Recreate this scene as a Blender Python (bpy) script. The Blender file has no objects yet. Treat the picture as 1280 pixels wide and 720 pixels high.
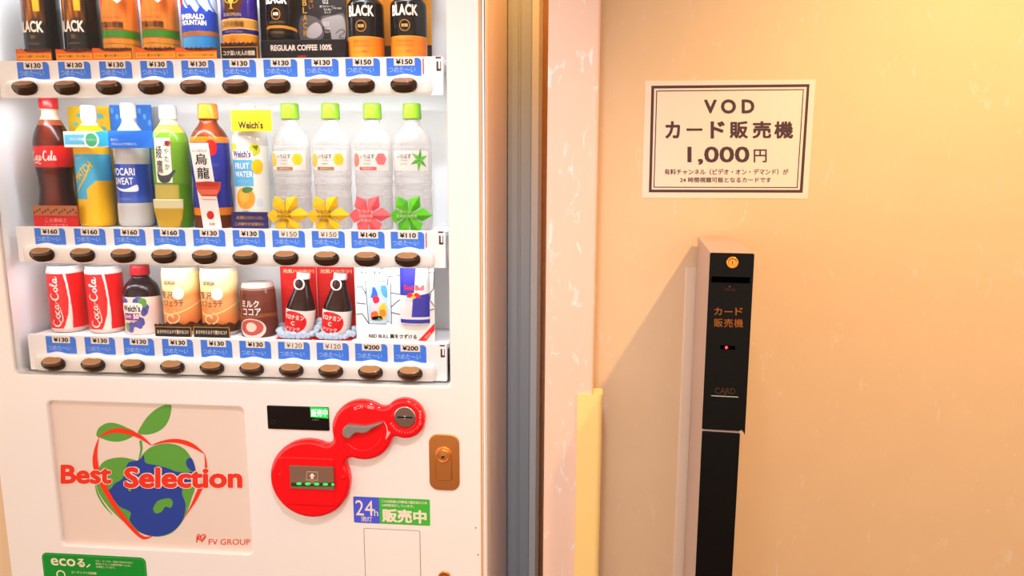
import bpy, bmesh, math, random
import numpy as np
from mathutils import Vector, Matrix
from mathutils.geometry import tessellate_polygon
random.seed(4)
PI = math.pi
sc = bpy.context.scene
col = sc.collection

# ---------------------------------------------------------------- camera
CAM_Z = 1.38
FOC = 915.3
YAW, PITCH, ROLL = math.radians(5.128), math.radians(9.457), math.radians(0.126)
cam_d = bpy.data.cameras.new('camera')
cam_d.sensor_width = 36.0
cam_d.lens = FOC * 36.0 / 1280.0
cam_d.clip_start = 0.02
cam = bpy.data.objects.new('camera', cam_d)
col.objects.link(cam)
ROT = Matrix.Rotation(YAW, 3, 'Z') @ Matrix.Rotation(PI / 2 - PITCH, 3, 'X') @ Matrix.Rotation(ROLL, 3, 'Z')
cam.matrix_world = Matrix.Translation((0, 0, CAM_Z)) @ ROT.to_4x4()
sc.camera = cam

def P(px, py, Y):
    """point of the vertical plane at distance Y that the photograph shows at (px, py)"""
    d = ROT @ Vector(((px - 640) / FOC, (360 - py) / FOC, -1))
    t = Y / d.y
    return Vector((t * d.x, Y, CAM_Z + t * d.z))

def PXM(px, py, Y):
    return (P(px + 1, py, Y) - P(px, py, Y)).x

def project(w):
    q = ROT.transposed() @ (Vector(w) - Vector((0, 0, CAM_Z)))
    return (640 - FOC * q.x / q.z, 360 + FOC * q.y / q.z)

def RXM(px, py, Y):
    """radius in metres of an upright round body for one pixel of its half width"""
    c = P(px, py, Y)
    d = Vector((c.y, -c.x, 0)).normalized() * 0.01
    return 0.01 / max(1e-6, (project(c + d)[0] - project(c - d)[0]) / 2)

# ---------------------------------------------------------------- planes
D = 1.35            # vending machine front
YR = D + 0.022      # front of the price rails
Y_PIL = 1.31        # wallpapered pillar
Y_WALL = 1.385      # wall with the notice
Y_BACK = 1.75       # panel standing in for the reflection on the machine's side

# ---------------------------------------------------------------- light
sc.view_settings.view_transform = 'Standard'
sc.view_settings.look = 'None'
sc.view_settings.gamma = 1.0
sc.view_settings.use_curve_mapping = False
sc.view_settings.exposure = 0.0
world = bpy.data.worlds.new('world')
sc.world = world
world.use_nodes = True
wbg = world.node_tree.nodes['Background']
wbg.inputs['Color'].default_value = (1.0, 0.80, 0.66, 1)
wbg.inputs['Strength'].default_value = 1.95

def light(name, typ, loc, target, energy, color, **kw):
    d = bpy.data.lights.new(name, typ)
    d.energy = energy
    d.color = color
    for k, v in kw.items():
        setattr(d, k, v)
    o = bpy.data.objects.new(name, d)
    col.objects.link(o)
    o.location = loc
    v = Vector(target) - Vector(loc)
    o.rotation_euler = v.to_track_quat('-Z', 'Y').to_euler()
    return o

CEIL = 2.45
SPOT = Vector((P(1385, -325, Y_WALL).x, Y_WALL - 0.75, CEIL - 0.04))
light('wall_downlight', 'SPOT', SPOT, P(1130, 580, Y_WALL), 98, (1.0, 0.60, 0.23),
      spot_size=math.radians(74), spot_blend=0.95, shadow_soft_size=0.02)
FRONT = Vector((-0.12, 0.35, CEIL - 0.04))
light('machine_downlight', 'SPOT', FRONT, P(455, 480, D), 68, (0.84, 0.90, 1.0),
      spot_size=math.radians(57), spot_blend=1.0, shadow_soft_size=0.08)
NICHE = Vector((P(645, 300, 1.55).x, 1.56, CEIL - 0.04))  # unseen lamp added above the gap to brighten it and the machine's side
light('added_niche_lamp', 'SPOT', NICHE, (NICHE.x, NICHE.y, 0), 85, (1.0, 0.38, 0.06),
      spot_size=math.radians(120), spot_blend=0.6, shadow_soft_size=0.03)

# ---------------------------------------------------------------- helpers
def lin(c):
    c = np.asarray(c, float) / 255.0
    return np.where(c <= 0.04045, c / 12.92, ((c + 0.055) / 1.055) ** 2.4)

def lin4(c):
    r = lin(c[:3])
    return (r[0], r[1], r[2], 1.0)

_mats = {}
def mat(name, color, rough=0.5, metal=0.0, emit=0.0, spec=0.5, coat=0.0, bump=None, alpha=1.0):
    if name in _mats:
        return _mats[name]
    m = bpy.data.materials.new(name)
    m.use_nodes = True
    nt = m.node_tree
    b = nt.nodes['Principled BSDF']
    b.inputs['Base Color'].default_value = lin4(color)
    b.inputs['Roughness'].default_value = rough
    b.inputs['Metallic'].default_value = metal
    b.inputs['Specular IOR Level'].default_value = spec
    b.inputs['Coat Weight'].default_value = coat
    b.inputs['Alpha'].default_value = alpha
    if emit:
        b.inputs['Emission Color'].default_value = lin4(color)
        b.inputs['Emission Strength'].default_value = emit
    if bump:
        n = nt.nodes.new('ShaderNodeTexNoise')
        n.inputs['Scale'].default_value = bump[0]
        tc = nt.nodes.new('ShaderNodeTexCoord')
        nt.links.new(tc.outputs['Object'], n.inputs['Vector'])
        bp = nt.nodes.new('ShaderNodeBump')
        bp.inputs['Strength'].default_value = bump[1]
        bp.inputs['Distance'].default_value = 0.002
        nt.links.new(n.outputs['Fac'], bp.inputs['Height'])
        nt.links.new(bp.outputs['Normal'], b.inputs['Normal'])
    _mats[name] = m
    return m

def print_mat(name, rough=0.35, spec=0.5, clear=False, emit=0.0):
    """printed surface: ink colours come from the mesh"""
    m = bpy.data.materials.new(name)
    m.use_nodes = True
    nt = m.node_tree
    b = nt.nodes['Principled BSDF']
    a = nt.nodes.new('ShaderNodeAttribute')
    a.attribute_name = 'ink'
    nt.links.new(a.outputs['Color'], b.inputs['Base Color'])
    b.inputs['Roughness'].default_value = rough
    b.inputs['Specular IOR Level'].default_value = spec
    if clear:
        nt.links.new(a.outputs['Alpha'], b.inputs['Alpha'])
    if emit:
        nt.links.new(a.outputs['Color'], b.inputs['Emission Color'])
        b.inputs['Emission Strength'].default_value = emit
    _mats[name] = m
    return m

PAPER = print_mat('printed_paper', 0.55, 0.2)
GLOSS = print_mat('printed_gloss', 0.2, 0.28)
CLEAR = print_mat('clear_plastic', 0.15, 0.5, clear=True)
GLOW = print_mat('lit_display', 0.4, 0.5, emit=1.6)

_tcache = {}
def text_geo(s):
    k = s
    if k in _tcache:
        return _tcache[k]
    c = bpy.data.curves.new('t', 'FONT')
    c.body = s
    c.resolution_u = 3
    c.space_line = 1.0
    o = bpy.data.objects.new('t', c)
    col.objects.link(o)
    dg = bpy.context.evaluated_depsgraph_get()
    dg.update()
    me = bpy.data.meshes.new_from_object(o.evaluated_get(dg))
    v = np.array([x.co[:2] for x in me.vertices]) if len(me.vertices) else np.zeros((0, 2))
    f = [tuple(p.vertices) for p in me.polygons]
    bpy.data.meshes.remove(me)
    bpy.data.objects.remove(o)
    bpy.data.curves.remove(c)
    _tcache[k] = (v, f)
    return v, f

def smooth_loop(pts, n=6, closed=True):
    """Catmull-Rom through the points"""
    p = [np.array(q, float) for q in pts]
    N = len(p)
    out = []
    rng = range(N) if closed else range(N - 1)
    for i in rng:
        a = p[(i - 1) % N] if closed or i > 0 else p[0]
        b, c = p[i], p[(i + 1) % N]
        d = p[(i + 2) % N] if closed or i + 2 < N else p[-1]
        for k in range(n):
            t = k / n
            out.append(0.5 * (2 * b + (c - a) * t + (2 * a - 5 * b + 4 * c - d) * t * t + (3 * b - a - 3 * c + d) * t ** 3))
    if not closed:
        out.append(p[-1])
    return [tuple(q) for q in out]

EPS = 0.00022
class MB:
    """gathers geometry for ONE mesh object; every vertex carries an ink colour"""
    def __init__(s, fmap=None, dice=None, dice_v=None):
        s.v, s.c, s.f, s.sm = [], [], [], []
        s.n = 0
        s.fmap = fmap
        s.dice = dice
        s.flip = False
        s.dice_v = dice_v
    def raw(s, verts, faces, color, smooth=False):
        verts = np.asarray(verts, float).reshape(-1, 3)
        k = len(verts)
        c = np.asarray(color, float)
        if c.ndim == 1:
            c = np.tile(c, (k, 1))
        if c.shape[1] == 3:
            c = np.hstack([c, np.full((k, 1), 255.0)])
        s.v.append(verts)
        s.c.append(c)
        s.f += [tuple(i + s.n for i in f) for f in faces]
        s.sm += [smooth] * len(faces)
        s.n += k
        return s
    # ---- 3-D shapes
    def box(s, x0, x1, y0, y1, z0, z1, color=(255, 255, 255)):
        v = [(x, y, z) for x in (x0, x1) for y in (y0, y1) for z in (z0, z1)]
        f = [(0, 1, 3, 2), (4, 6, 7, 5), (0, 4, 5, 1), (2, 3, 7, 6), (0, 2, 6, 4), (1, 5, 7, 3)]
        return s.raw(v, f, color)
    def plate(s, loop, y0, y1, color=(255, 255, 255), bevel=0.0, smooth=False):
        """closed (x, z) outline, counter-clockwise from the front, from y0 (front) to y1"""
        a = np.array(loop)
        n = len(a)
        area = 0.5 * np.sum(a[:, 0] * np.roll(a[:, 1], -1) - np.roll(a[:, 0], -1) * a[:, 1])
        if area < 0:
            a = a[::-1]
        rings = []
        if bevel > 0:
            e = np.roll(a, -1, 0) - np.roll(a, 1, 0)
            e /= np.maximum(np.linalg.norm(e, axis=1, keepdims=True), 1e-9)
            nrm = np.stack([-e[:, 1], e[:, 0]], 1)
            for t in (0.0, 0.3, 0.6, 0.85, 1.0):
                ang = (1 - t) * PI / 2
                ins = bevel * (1 - math.cos(ang))
                yy = y0 + bevel * (1 - math.sin(ang))
                rings.append((a + nrm * ins, yy))
        else:
            rings.append((a, y0))
        rings.append((a, y1))
        v = np.vstack([np.column_stack([r[:, 0], np.full(n, y), r[:, 1]]) for r, y in rings])
        fs, sms = [], []
        for k in range(len(rings) - 1):
            for i in range(n):
                j = (i + 1) % n
                fs.append((k * n + i, (k + 1) * n + i, (k + 1) * n + j, k * n + j))
        s.raw(v, fs, color, smooth or bevel > 0)
        tris = tessellate_polygon([[Vector((q[0], q[1], 0)) for q in rings[0][0]]])
        base = np.column_stack([rings[0][0][:, 0], np.full(n, rings[0][1]), rings[0][0][:, 1]])
        s.raw(base, [tuple(t) for t in tris], color)
        tris = tessellate_polygon([[Vector((q[0], q[1], 0)) for q in a]])
        s.raw(np.column_stack([a[:, 0], np.full(n, y1), a[:, 1]]), [tuple(reversed(t)) for t in tris], color)
        return s
    def ringplate(s, outer, inner, y0, y1, color=(255, 255, 255), bevel=0.003):
        n = len(outer)
        o, i_ = np.array(outer), np.array(inner)
        cen = i_.mean(0)
        def Y(a, y):
            return np.column_stack([a[:, 0], np.full(n, y), a[:, 1]])
        rings = [Y(o, y1), Y(o, y0)]
        for t in (0.0, 0.35, 0.7, 1.0):
            ang = t * PI / 2
            k = bevel * (1 - math.sin(ang))
            d = i_ - cen
            rings.append(Y(i_ + np.sign(d) * k, y0 + bevel * (1 - math.cos(ang))))
        rings.append(Y(i_, y1))
        v = np.vstack(rings)
        f = []
        for k in range(len(rings) - 1):
            for a in range(n):
                b = (a + 1) % n
                f.append((k * n + a, k * n + b, (k + 1) * n + b, (k + 1) * n + a))
        return s.raw(v, f, color)
    def lathe(s, prof, paint, nu=72, nv=90, cx=0, cy=0, z0=0, close=True, smooth=True):
        """profile [(r, z)] base to top, resampled; paint(theta, z) -> colours; theta 0 faces the front"""
        pr = np.array(prof, float)
        L = np.concatenate([[0], np.cumsum(np.hypot(*np.diff(pr, axis=0).T))])
        t = np.unique(np.concatenate([np.linspace(0, L[-1], nv), L]))
        r = np.interp(t, L, pr[:, 0])
        z = np.interp(t, L, pr[:, 1])
        nv = len(t)
        th = np.linspace(-PI, PI, nu, endpoint=False)
        TH, Z = np.meshgrid(th, z)
        Rr = np.repeat(r[:, None], nu, 1)
        v = np.stack([cx + Rr * np.sin(TH), cy - Rr * np.cos(TH), z0 + Z], -1).reshape(-1, 3)
        c = paint(TH.ravel(), Z.ravel()) if callable(paint) else paint
        f = [(k * nu + i, k * nu + (i + 1) % nu, (k + 1) * nu + (i + 1) % nu, (k + 1) * nu + i)
             for k in range(nv - 1) for i in range(nu)]
        if close:
            f.append(tuple(reversed(range(nu))))
            f.append(tuple((nv - 1) * nu + i for i in range(nu)))
        return s.raw(v, f, c, smooth)
    def tube(s, pts, r, color=(255, 255, 255), n=8):
        p = [Vector(q) for q in pts]
        v, f = [], []
        for i, q in enumerate(p):
            t = (p[min(i + 1, len(p) - 1)] - p[max(i - 1, 0)]).normalized()
            a = t.cross(Vector((0.31, 0.5, 0.81))).normalized()
            b = t.cross(a)
            for k in range(n):
                w = 2 * PI * k / n
                v.append(q + (a * math.cos(w) + b * math.sin(w)) * r)
        for i in range(len(p) - 1):
            for k in range(n):
                f.append((i * n + k, i * n + (k + 1) % n, (i + 1) * n + (k + 1) % n, (i + 1) * n + k))
        f.append(tuple(reversed(range(n))))
        f.append(tuple((len(p) - 1) * n + k for k in range(n)))
        return s.raw(v, f, color, True)
    # ---- flat art, laid on a plane or round a bottle through fmap(u, v, layer)
    def art(s, v2, faces, color, layer=1):
        v2 = np.asarray(v2, float)
        if len(v2) == 0:
            return s
        if s.dice:
            bm = bmesh.new()
            bv = [bm.verts.new((q[0], q[1], 0)) for q in v2]
            for f in faces:
                try:
                    bm.faces.new([bv[i] for i in f])
                except ValueError:
                    pass
            lo, hi = v2[:, 0].min(), v2[:, 0].max()
            x = math.ceil(lo / s.dice) * s.dice
            while x < hi:
                bmesh.ops.bisect_plane(bm, geom=bm.verts[:] + bm.edges[:] + bm.faces[:], dist=1e-7,
                                       plane_co=(x, 0, 0), plane_no=(1, 0, 0))
                x += s.dice
            if s.dice_v:
                lo, hi = v2[:, 1].min(), v2[:, 1].max()
                x = math.ceil(lo / s.dice_v) * s.dice_v
                while x < hi:
                    bmesh.ops.bisect_plane(bm, geom=bm.verts[:] + bm.edges[:] + bm.faces[:], dist=1e-7,
                                           plane_co=(0, x, 0), plane_no=(0, 1, 0))
                    x += s.dice_v
            bm.verts.index_update()
            v2 = np.array([q.co[:2] for q in bm.verts])
            faces = [tuple(q.index for q in f.verts) for f in bm.faces]
            bm.free()
        v3 = np.array([s.fmap(u, w, layer) for u, w in v2])
        return s.raw(v3, faces, color)
    def poly(s, pts, color, layer=1, smooth=0):
        if smooth:
            pts = smooth_loop(pts, smooth)
        tris = tessellate_polygon([[Vector((q[0], q[1], 0)) for q in pts]])
        a = np.array(pts, float)
        fs = []
        for t in tris:
            p, q, r = a[list(t)]
            cr = (q[0] - p[0]) * (r[1] - p[1]) - (q[1] - p[1]) * (r[0] - p[0])
            fs.append(tuple(t) if cr > 0 else tuple(reversed(t)))
        return s.art(pts, fs, color, layer)
    def rect(s, x0, x1, y0, y1, color, layer=1):
        return s.poly([(x0, y0), (x1, y0), (x1, y1), (x0, y1)], color, layer)
    def disc(s, cx, cy, rx, ry, color, layer=1, n=28, a0=0, a1=2 * PI):
        return s.poly([(cx + rx * math.cos(a0 + (a1 - a0) * i / n), cy + ry * math.sin(a0 + (a1 - a0) * i / n)) for i in range(n)], color, layer)
    def stroke(s, pts, w, color, layer=1, smooth=0, closed=False):
        if smooth:
            pts = smooth_loop(pts, smooth, closed)
        p = np.array(pts, float)
        n = len(p)
        ww = np.interp(np.linspace(0, 1, n), np.linspace(0, 1, len(w)), w) if hasattr(w, '__len__') else np.full(n, w)
        if closed:
            e = np.roll(p, -1, 0) - np.roll(p, 1, 0)
        else:
            e = np.gradient(p, axis=0)
        e /= np.maximum(np.linalg.norm(e, axis=1, keepdims=True), 1e-9)
        nr = np.stack([-e[:, 1], e[:, 0]], 1) * ww[:, None] / 2
        v = np.vstack([p - nr, p + nr])
        m = n if closed else n - 1
        fs = [(i, (i + 1) % n, n + (i + 1) % n, n + i) for i in range(m)]
        return s.art(v, fs, color, layer)
    def text(s, body, cx, cy, color, h=None, w=None, layer=2, bold=0.0, align='c', rot=0.0, shear=0.0):
        v, f = text_geo(body)
        if len(v) == 0:
            return s
        v = v.copy()
        v[:, 0] += shear * v[:, 1]
        lo, hi = v.min(0), v.max(0)
        lo, hi = lo - bold * 0.62, hi + bold * 0.62
        size = hi - lo
        sy = h / size[1] if h else None
        sx = w / size[0] if w else None
        sx = sx or sy
        sy = sy or sx
        ax = {'c': (lo[0] + hi[0]) / 2, 'l': lo[0], 'r': hi[0]}[align]
        # a heavier weight is the glyphs overprinted, nudged round their outline
        m = 0 if bold <= 0 else (8 if bold > 0.045 else 4)
        for i in range(max(m, 1)):
            a = 2 * PI * (i + 0.5) / max(m, 1)
            d = np.array((math.cos(a), math.sin(a))) * bold * 0.62 if m else np.zeros(2)
            q = (v + d - [ax, (lo[1] + hi[1]) / 2]) * [sx, sy]
            if s.flip:
                q[:, 1] *= -1
            if rot:
                c, n = math.cos(rot), math.sin(rot)
                q = q @ np.array([[c, n], [-n, c]])
            s.art(q + [cx, cy], f, color, layer + i * 0.07)
        return s
    def vtext(s, body, cx, top, color, h, gap=0.15, **k):
        y = top
        for ch in body:
            s.text(ch, cx, y - h / 2, color, h=h, **k)
            y -= h * (1 + gap)
        return s
    # ---- finish
    def mesh(s, name, material, offset=(0, 0, 0)):
        me = bpy.data.meshes.new(name)
        v = np.vstack(s.v) - np.array(offset)
        me.from_pydata(v.tolist(), [], s.f)
        at = me.color_attributes.new('ink', 'FLOAT_COLOR', 'POINT')
        c = np.vstack(s.c)
        out = np.empty((len(c), 4), np.float32)
        out[:, :3] = lin(c[:, :3]) ** 1.18 * 0.94
        out[:, 3] = c[:, 3] / 255.0
        at.data.foreach_set('color', out.ravel())
        me.polygons.foreach_set('use_smooth', s.sm)
        me.materials.append(material)
        me.update()
        return me
    def build(s, name, material, parent=None):
        o_w = Vector((0, 0, 0))
        p = parent
        while p:
            o_w += p.location
            p = p.parent
        o = bpy.data.objects.new(name, s.mesh(name, material, o_w))
        col.objects.link(o)
        if parent:
            o.parent = parent
        return o

def flat(Y, step=EPS):
    return lambda u, v, layer: (u, Y - layer * step, v)

def pixmap(Y, step=EPS):
    """art given in photograph pixels, laid on the real plane at Y"""
    def f(u, v, layer):
        q = P(u, v, Y)
        return (q.x, Y - layer * step, q.z)
    return f

def cyl(r, cx=0, cy=0, z0=0, turn=0.0, step=EPS, ru=None):
    def f(u, v, layer):
        th = u / (ru or r) + turn
        R = r + 0.0003 + layer * step
        return (cx + R * math.sin(th), cy - R * math.cos(th), z0 + v)
    return f

def rrect(x0, x1, z0, z1, r, n=6):
    out = []
    for cx, cz, a in ((x1 - r, z1 - r, 0), (x0 + r, z1 - r, PI / 2), (x0 + r, z0 + r, PI), (x1 - r, z0 + r, 1.5 * PI)):
        for i in range(n + 1):
            w = a + PI / 2 * i / n
            out.append((cx + r * math.cos(w), cz + r * math.sin(w)))
    return out

def tag(o, label, cat, group=None):
    o['label'] = label
    o['category'] = cat
    if group:
        o['group'] = group
    return o

def thing(name, label, cat, loc, group=None):
    o = bpy.data.objects.new(name, None)
    o.empty_display_size = 0.05
    col.objects.link(o)
    o.location = loc
    return tag(o, label, cat, group)

def struct(mb, name, material):
    o = mb.build(name, material)
    o['kind'] = 'structure'
    return o

def dup(src, loc, label, group=None):
    c = src.copy()
    col.objects.link(c)
    c.location = loc
    c['label'] = label
    if group:
        c['group'] = group
    for ch in list(src.children):
        k = ch.copy()
        col.objects.link(k)
        k.parent = c
        for g in list(ch.children):
            q = g.copy()
            col.objects.link(q)
            q.parent = k
    return c

def child(mesh_obj, parent):
    mesh_obj.parent = parent
    return mesh_obj

# ================================================================ the setting
def wallpaper(name, ca, cb, flake, lo, hi):
    m = bpy.data.materials.new(name)
    m.use_nodes = True
    nt = m.node_tree
    b = nt.nodes['Principled BSDF']
    tc = nt.nodes.new('ShaderNodeTexCoord')
    mp = nt.nodes.new('ShaderNodeMapping')
    mp.inputs['Rotation'].default_value = (0, 0.6, 0)
    mp.inputs['Scale'].default_value = (1.0, 1.0, 0.45)
    nt.links.new(tc.outputs['Object'], mp.inputs['Vector'])
    n1 = nt.nodes.new('ShaderNodeTexNoise')
    n1.inputs['Scale'].default_value = 46
    n1.inputs['Detail'].default_value = 5
    n1.inputs['Roughness'].default_value = 0.62
    n1.inputs['Distortion'].default_value = 0.9
    nt.links.new(mp.outputs['Vector'], n1.inputs['Vector'])
    r1 = nt.nodes.new('ShaderNodeValToRGB')
    r1.color_ramp.elements[0].position = lo
    r1.color_ramp.elements[1].position = hi
    nt.links.new(n1.outputs['Fac'], r1.inputs['Fac'])
    n2 = nt.nodes.new('ShaderNodeTexNoise')
    n2.inputs['Scale'].default_value = 14
    n2.inputs['Detail'].default_value = 3
    nt.links.new(tc.outputs['Object'], n2.inputs['Vector'])
    r2 = nt.nodes.new('ShaderNodeValToRGB')
    r2.color_ramp.elements[0].color = lin4(ca)
    r2.color_ramp.elements[1].color = lin4(cb)
    nt.links.new(n2.outputs['Fac'], r2.inputs['Fac'])
    mx = nt.nodes.new('ShaderNodeMix')
    mx.data_type = 'RGBA'
    nt.links.new(r1.outputs['Color'], mx.inputs[0])
    nt.links.new(r2.outputs['Color'], mx.inputs[6])
    mx.inputs[7].default_value = lin4(flake)
    nt.links.new(mx.outputs[2], b.inputs['Base Color'])
    mr = nt.nodes.new('ShaderNodeMapRange')
    mr.inputs[3].default_value = 0.62
    mr.inputs[4].default_value = 0.32
    nt.links.new(r1.outputs['Color'], mr.inputs[0])
    nt.links.new(mr.outputs[0], b.inputs['Roughness'])
    bp = nt.nodes.new('ShaderNodeBump')
    bp.inputs['Strength'].default_value = 0.25
    bp.inputs['Distance'].default_value = 0.002
    nt.links.new(n1.outputs['Fac'], bp.inputs['Height'])
    nt.links.new(bp.outputs['Normal'], b.inputs['Normal'])
    return m
WALLPAPER = wallpaper('wallpaper', (225, 198, 162), (230, 204, 169), (234, 218, 200), 0.62, 0.76)
PILLARPAPER = wallpaper('pillar_wallpaper', (234, 202, 183), (240, 208, 190), (238, 242, 244), 0.58, 0.71)

XM0 = P(10.6, 682, D).x                  # machine sides
XM1 = P(608.2, 360, D).x
XP0 = P(682.2, 360, Y_PIL).x             # pillar sides
XP1 = P(745.3, 300, Y_PIL).x

m = MB(); m.box(-3.2, 2.6, -2.5, 2.2, -0.05, 0)
struct(m, 'floor', mat('carpet', (120, 84, 62), 0.9, bump=(300, 0.6)))
m = MB(); m.box(-3.2, 2.6, -2.5, 2.2, CEIL, CEIL + 0.05)
struct(m, 'ceiling', mat('ceiling_paint', (240, 230, 216), 0.8))
m = MB(); m.box(XP1 - 0.004, 2.6, Y_WALL, Y_WALL + 0.12, 0, CEIL)
struct(m, 'wall_right', WALLPAPER)
m = MB()
rp = [(XP0, Y_WALL + 0.12), (XP0, Y_PIL + 0.002), (XP0 + 0.002, Y_PIL)]
for i in range(7):
    w = PI / 2 * i / 6
    rp.append((XP1 - 0.006 + 0.006 * math.sin(w), Y_PIL + 0.006 - 0.006 * math.cos(w)))
rp.append((XP1, Y_WALL + 0.12))
n = len(rp)
m.raw([(x, y, 0) for x, y in rp] + [(x, y, CEIL) for x, y in rp],
      [(i, (i + 1) % n, n + (i + 1) % n, n + i) for i in range(n)] + [tuple(range(n, 2 * n))], (255, 255, 255))
struct(m, 'wall_pillar', PILLARPAPER)
m = MB(); m.box(-3.2, XM0 - 0.012, D + 0.10, D + 0.2, 0, CEIL)
struct(m, 'wall_left', WALLPAPER)
m = MB(); m.box(-3.2, 2.6, Y_BACK + 0.16, Y_BACK + 0.26, 0, CEIL)
struct(m, 'wall_back', WALLPAPER)
m = MB(); m.box(2.6, 2.7, -2.5, 2.2, 0, CEIL)
struct(m, 'wall_far_right', WALLPAPER)
# made-up ribbed panel: machine side's grey reflection put into colour and shape
def xb(px): return P(px, 360, Y_BACK).x
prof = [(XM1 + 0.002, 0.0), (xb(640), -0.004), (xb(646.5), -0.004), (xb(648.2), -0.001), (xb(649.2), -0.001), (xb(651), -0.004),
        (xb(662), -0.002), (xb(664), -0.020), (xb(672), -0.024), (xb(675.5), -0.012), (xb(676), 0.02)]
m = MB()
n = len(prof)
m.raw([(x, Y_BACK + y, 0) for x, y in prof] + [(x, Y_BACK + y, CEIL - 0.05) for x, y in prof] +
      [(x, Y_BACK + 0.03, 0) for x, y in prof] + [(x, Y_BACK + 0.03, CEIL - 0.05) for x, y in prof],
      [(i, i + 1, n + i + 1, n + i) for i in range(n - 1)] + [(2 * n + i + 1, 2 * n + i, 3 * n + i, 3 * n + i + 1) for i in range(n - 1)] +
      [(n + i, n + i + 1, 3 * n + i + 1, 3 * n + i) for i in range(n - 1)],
      [((206, 224, 234) if 7 <= k % n <= 9 else (168, 188, 202)) for k in range(4 * n)])  # paler strip is the brighter band of the reflection, set in the colour
struct(m, 'reflection_panel_1', print_mat('grey_reflection_tone', 0.3, 0.6))

# ================================================================ the vending machine
WHITE = mat('white_enamel', (246, 244, 242), 0.28, coat=0.15)
WARMW = mat('rail_white', (244, 240, 234), 0.3)
SATIN = mat('satin_aluminium', (225, 222, 218), 0.3, metal=0.6)
DARKG = mat('groove_tan', (232, 172, 112), 0.5)
LINER = mat('display_liner', (240, 243, 246), 0.5)
BLACKG = mat('black_gloss', (14, 14, 16), 0.12)
BRASS = mat('brass', (236, 164, 92), 0.32, metal=0.95)
CHROME = mat('chrome', (205, 205, 205), 0.15, metal=1.0)
REDP = mat('red_gloss_plastic', (246, 14, 28), 0.16, coat=0.3)

MZ0, MZ1 = 0.06, 1.83
VM = thing('vending_machine', 'white drink vending machine with three rows of sample bottles and cans behind its window', 'vending machine',
           ((XM0 + XM1) / 2, D + 0.2, 0))
XD1 = P(599.6, 360, D).x
WX0, WX1 = P(17.5, 450, D).x, P(562, 440, D).x
WZ0, WZ1 = P(290, 475.5, D).z, 1.765
AX0, AX1 = P(68, 590, D).x, P(309.5, 600, D).x       # advertising panel opening
AZ0, AZ1 = P(190, 686.5, D).z, P(180, 505.5, D).z
SPLZ = P(300, 492, D).z
SPLX = P(322, 600, D).x
DOOR_T = 0.05
m = MB()
m.ringplate(rrect(XM0, XD1, SPLZ, MZ1, 0.0005), rrect(WX0, WX1, WZ0, WZ1, 0.012), D, D + DOOR_T - 0.02, bevel=0.004)
m.ringplate(rrect(XM0, SPLX, MZ0, SPLZ, 0.0005), rrect(AX0, AX1, AZ0, AZ1, 0.012), D, D + DOOR_T - 0.02, bevel=0.004)
m.box(SPLX, XD1, D, D + DOOR_T - 0.02, MZ0, SPLZ)
DOOR = m.build('front_door', WHITE, VM)
# cabinet: hollow behind the window
cz = MB()
BK = D + 0.175
cz.box(XM0 + 0.001, XM1, BK, Y_BACK + 0.12, MZ0, MZ1)
cz.box(XM0 + 0.001, WX0 - 0.004, D + DOOR_T - 0.02, BK, MZ0, MZ1)
cz.box(WX1 + 0.006, XM1, D + DOOR_T - 0.018, BK, MZ0, MZ1)
cz.box(WX0 - 0.004, WX1 + 0.006, D + DOOR_T - 0.018, BK, WZ1 + 0.004, MZ1)
cz.box(WX0 - 0.004, WX1 + 0.006, D + DOOR_T + 0.0, BK, MZ0, WZ0 - 0.004)
cz.build('cabinet', WHITE, VM)
ln = MB()
ln.box(WX0 - 0.003, WX1 + 0.004, BK - 0.006, BK - 0.001, WZ0 - 0.003, WZ1 + 0.003)
ln.box(WX0 - 0.003, WX0 - 0.001, D + DOOR_T - 0.02, BK - 0.006, WZ0 - 0.003, WZ1 + 0.003)
ln.box(WX1 + 0.002, WX1 + 0.005, D + DOOR_T - 0.02, BK - 0.006, WZ0 - 0.003, WZ1 + 0.003)
ln.build('display_backing', LINER, VM)
m = MB(); m.box(WX0 - 0.003, WX1 + 0.003, D + 0.008, BK - 0.006, WZ0 - 0.006, WZ0 - 0.001)
m.build('display_sill', mat('sill_grey', (150, 152, 150), 0.4), VM)
m = MB(); m.box(XD1, XD1 + 0.004, D + 0.0018, D + DOOR_T - 0.02, MZ0, MZ1)
m.build('door_groove', DARKG, VM)
m = MB(); m.plate(rrect(XD1 + 0.004, XM1, MZ0, MZ1, 0.001, 2), D - 0.002, D + DOOR_T - 0.019, bevel=0.0025)
m.build('edge_trim', WHITE, VM)
m = MB()
for i in range(4):
    fx = XM0 + 0.06 if i % 2 else XM1 - 0.06
    fy = D + 0.08 if i < 2 else Y_BACK + 0.05
    f = MB(); f.lathe([(0.028, 0), (0.03, 0.008), (0.018, 0.014), (0.018, MZ0)], (255, 255, 255), 20, 8, fx, fy)
    f.build('foot', CHROME, VM)

# glass of the display window
gm = bpy.data.materials.new('window_glass')
gm.use_nodes = True
nt = gm.node_tree
nt.nodes.clear()
o_ = nt.nodes.new('ShaderNodeOutputMaterial')
mx = nt.nodes.new('ShaderNodeMixShader')
tr = nt.nodes.new('ShaderNodeBsdfTransparent')
gl = nt.nodes.new('ShaderNodeBsdfGlossy')
gl.inputs['Roughness'].default_value = 0.03
fr = nt.nodes.new('ShaderNodeFresnel')
fr.inputs['IOR'].default_value = 1.16
nt.links.new(fr.outputs[0], mx.inputs[0])
nt.links.new(tr.outputs[0], mx.inputs[1])
nt.links.new(gl.outputs[0], mx.inputs[2])
nt.links.new(mx.outputs[0], o_.inputs[0])
m = MB(); m.box(WX0 + 0.0005, WX1 - 0.0005, D + 0.006, D + 0.0075, WZ0 + 0.0005, WZ1 - 0.0005)
m.build('window_pane', gm, VM)

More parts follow.
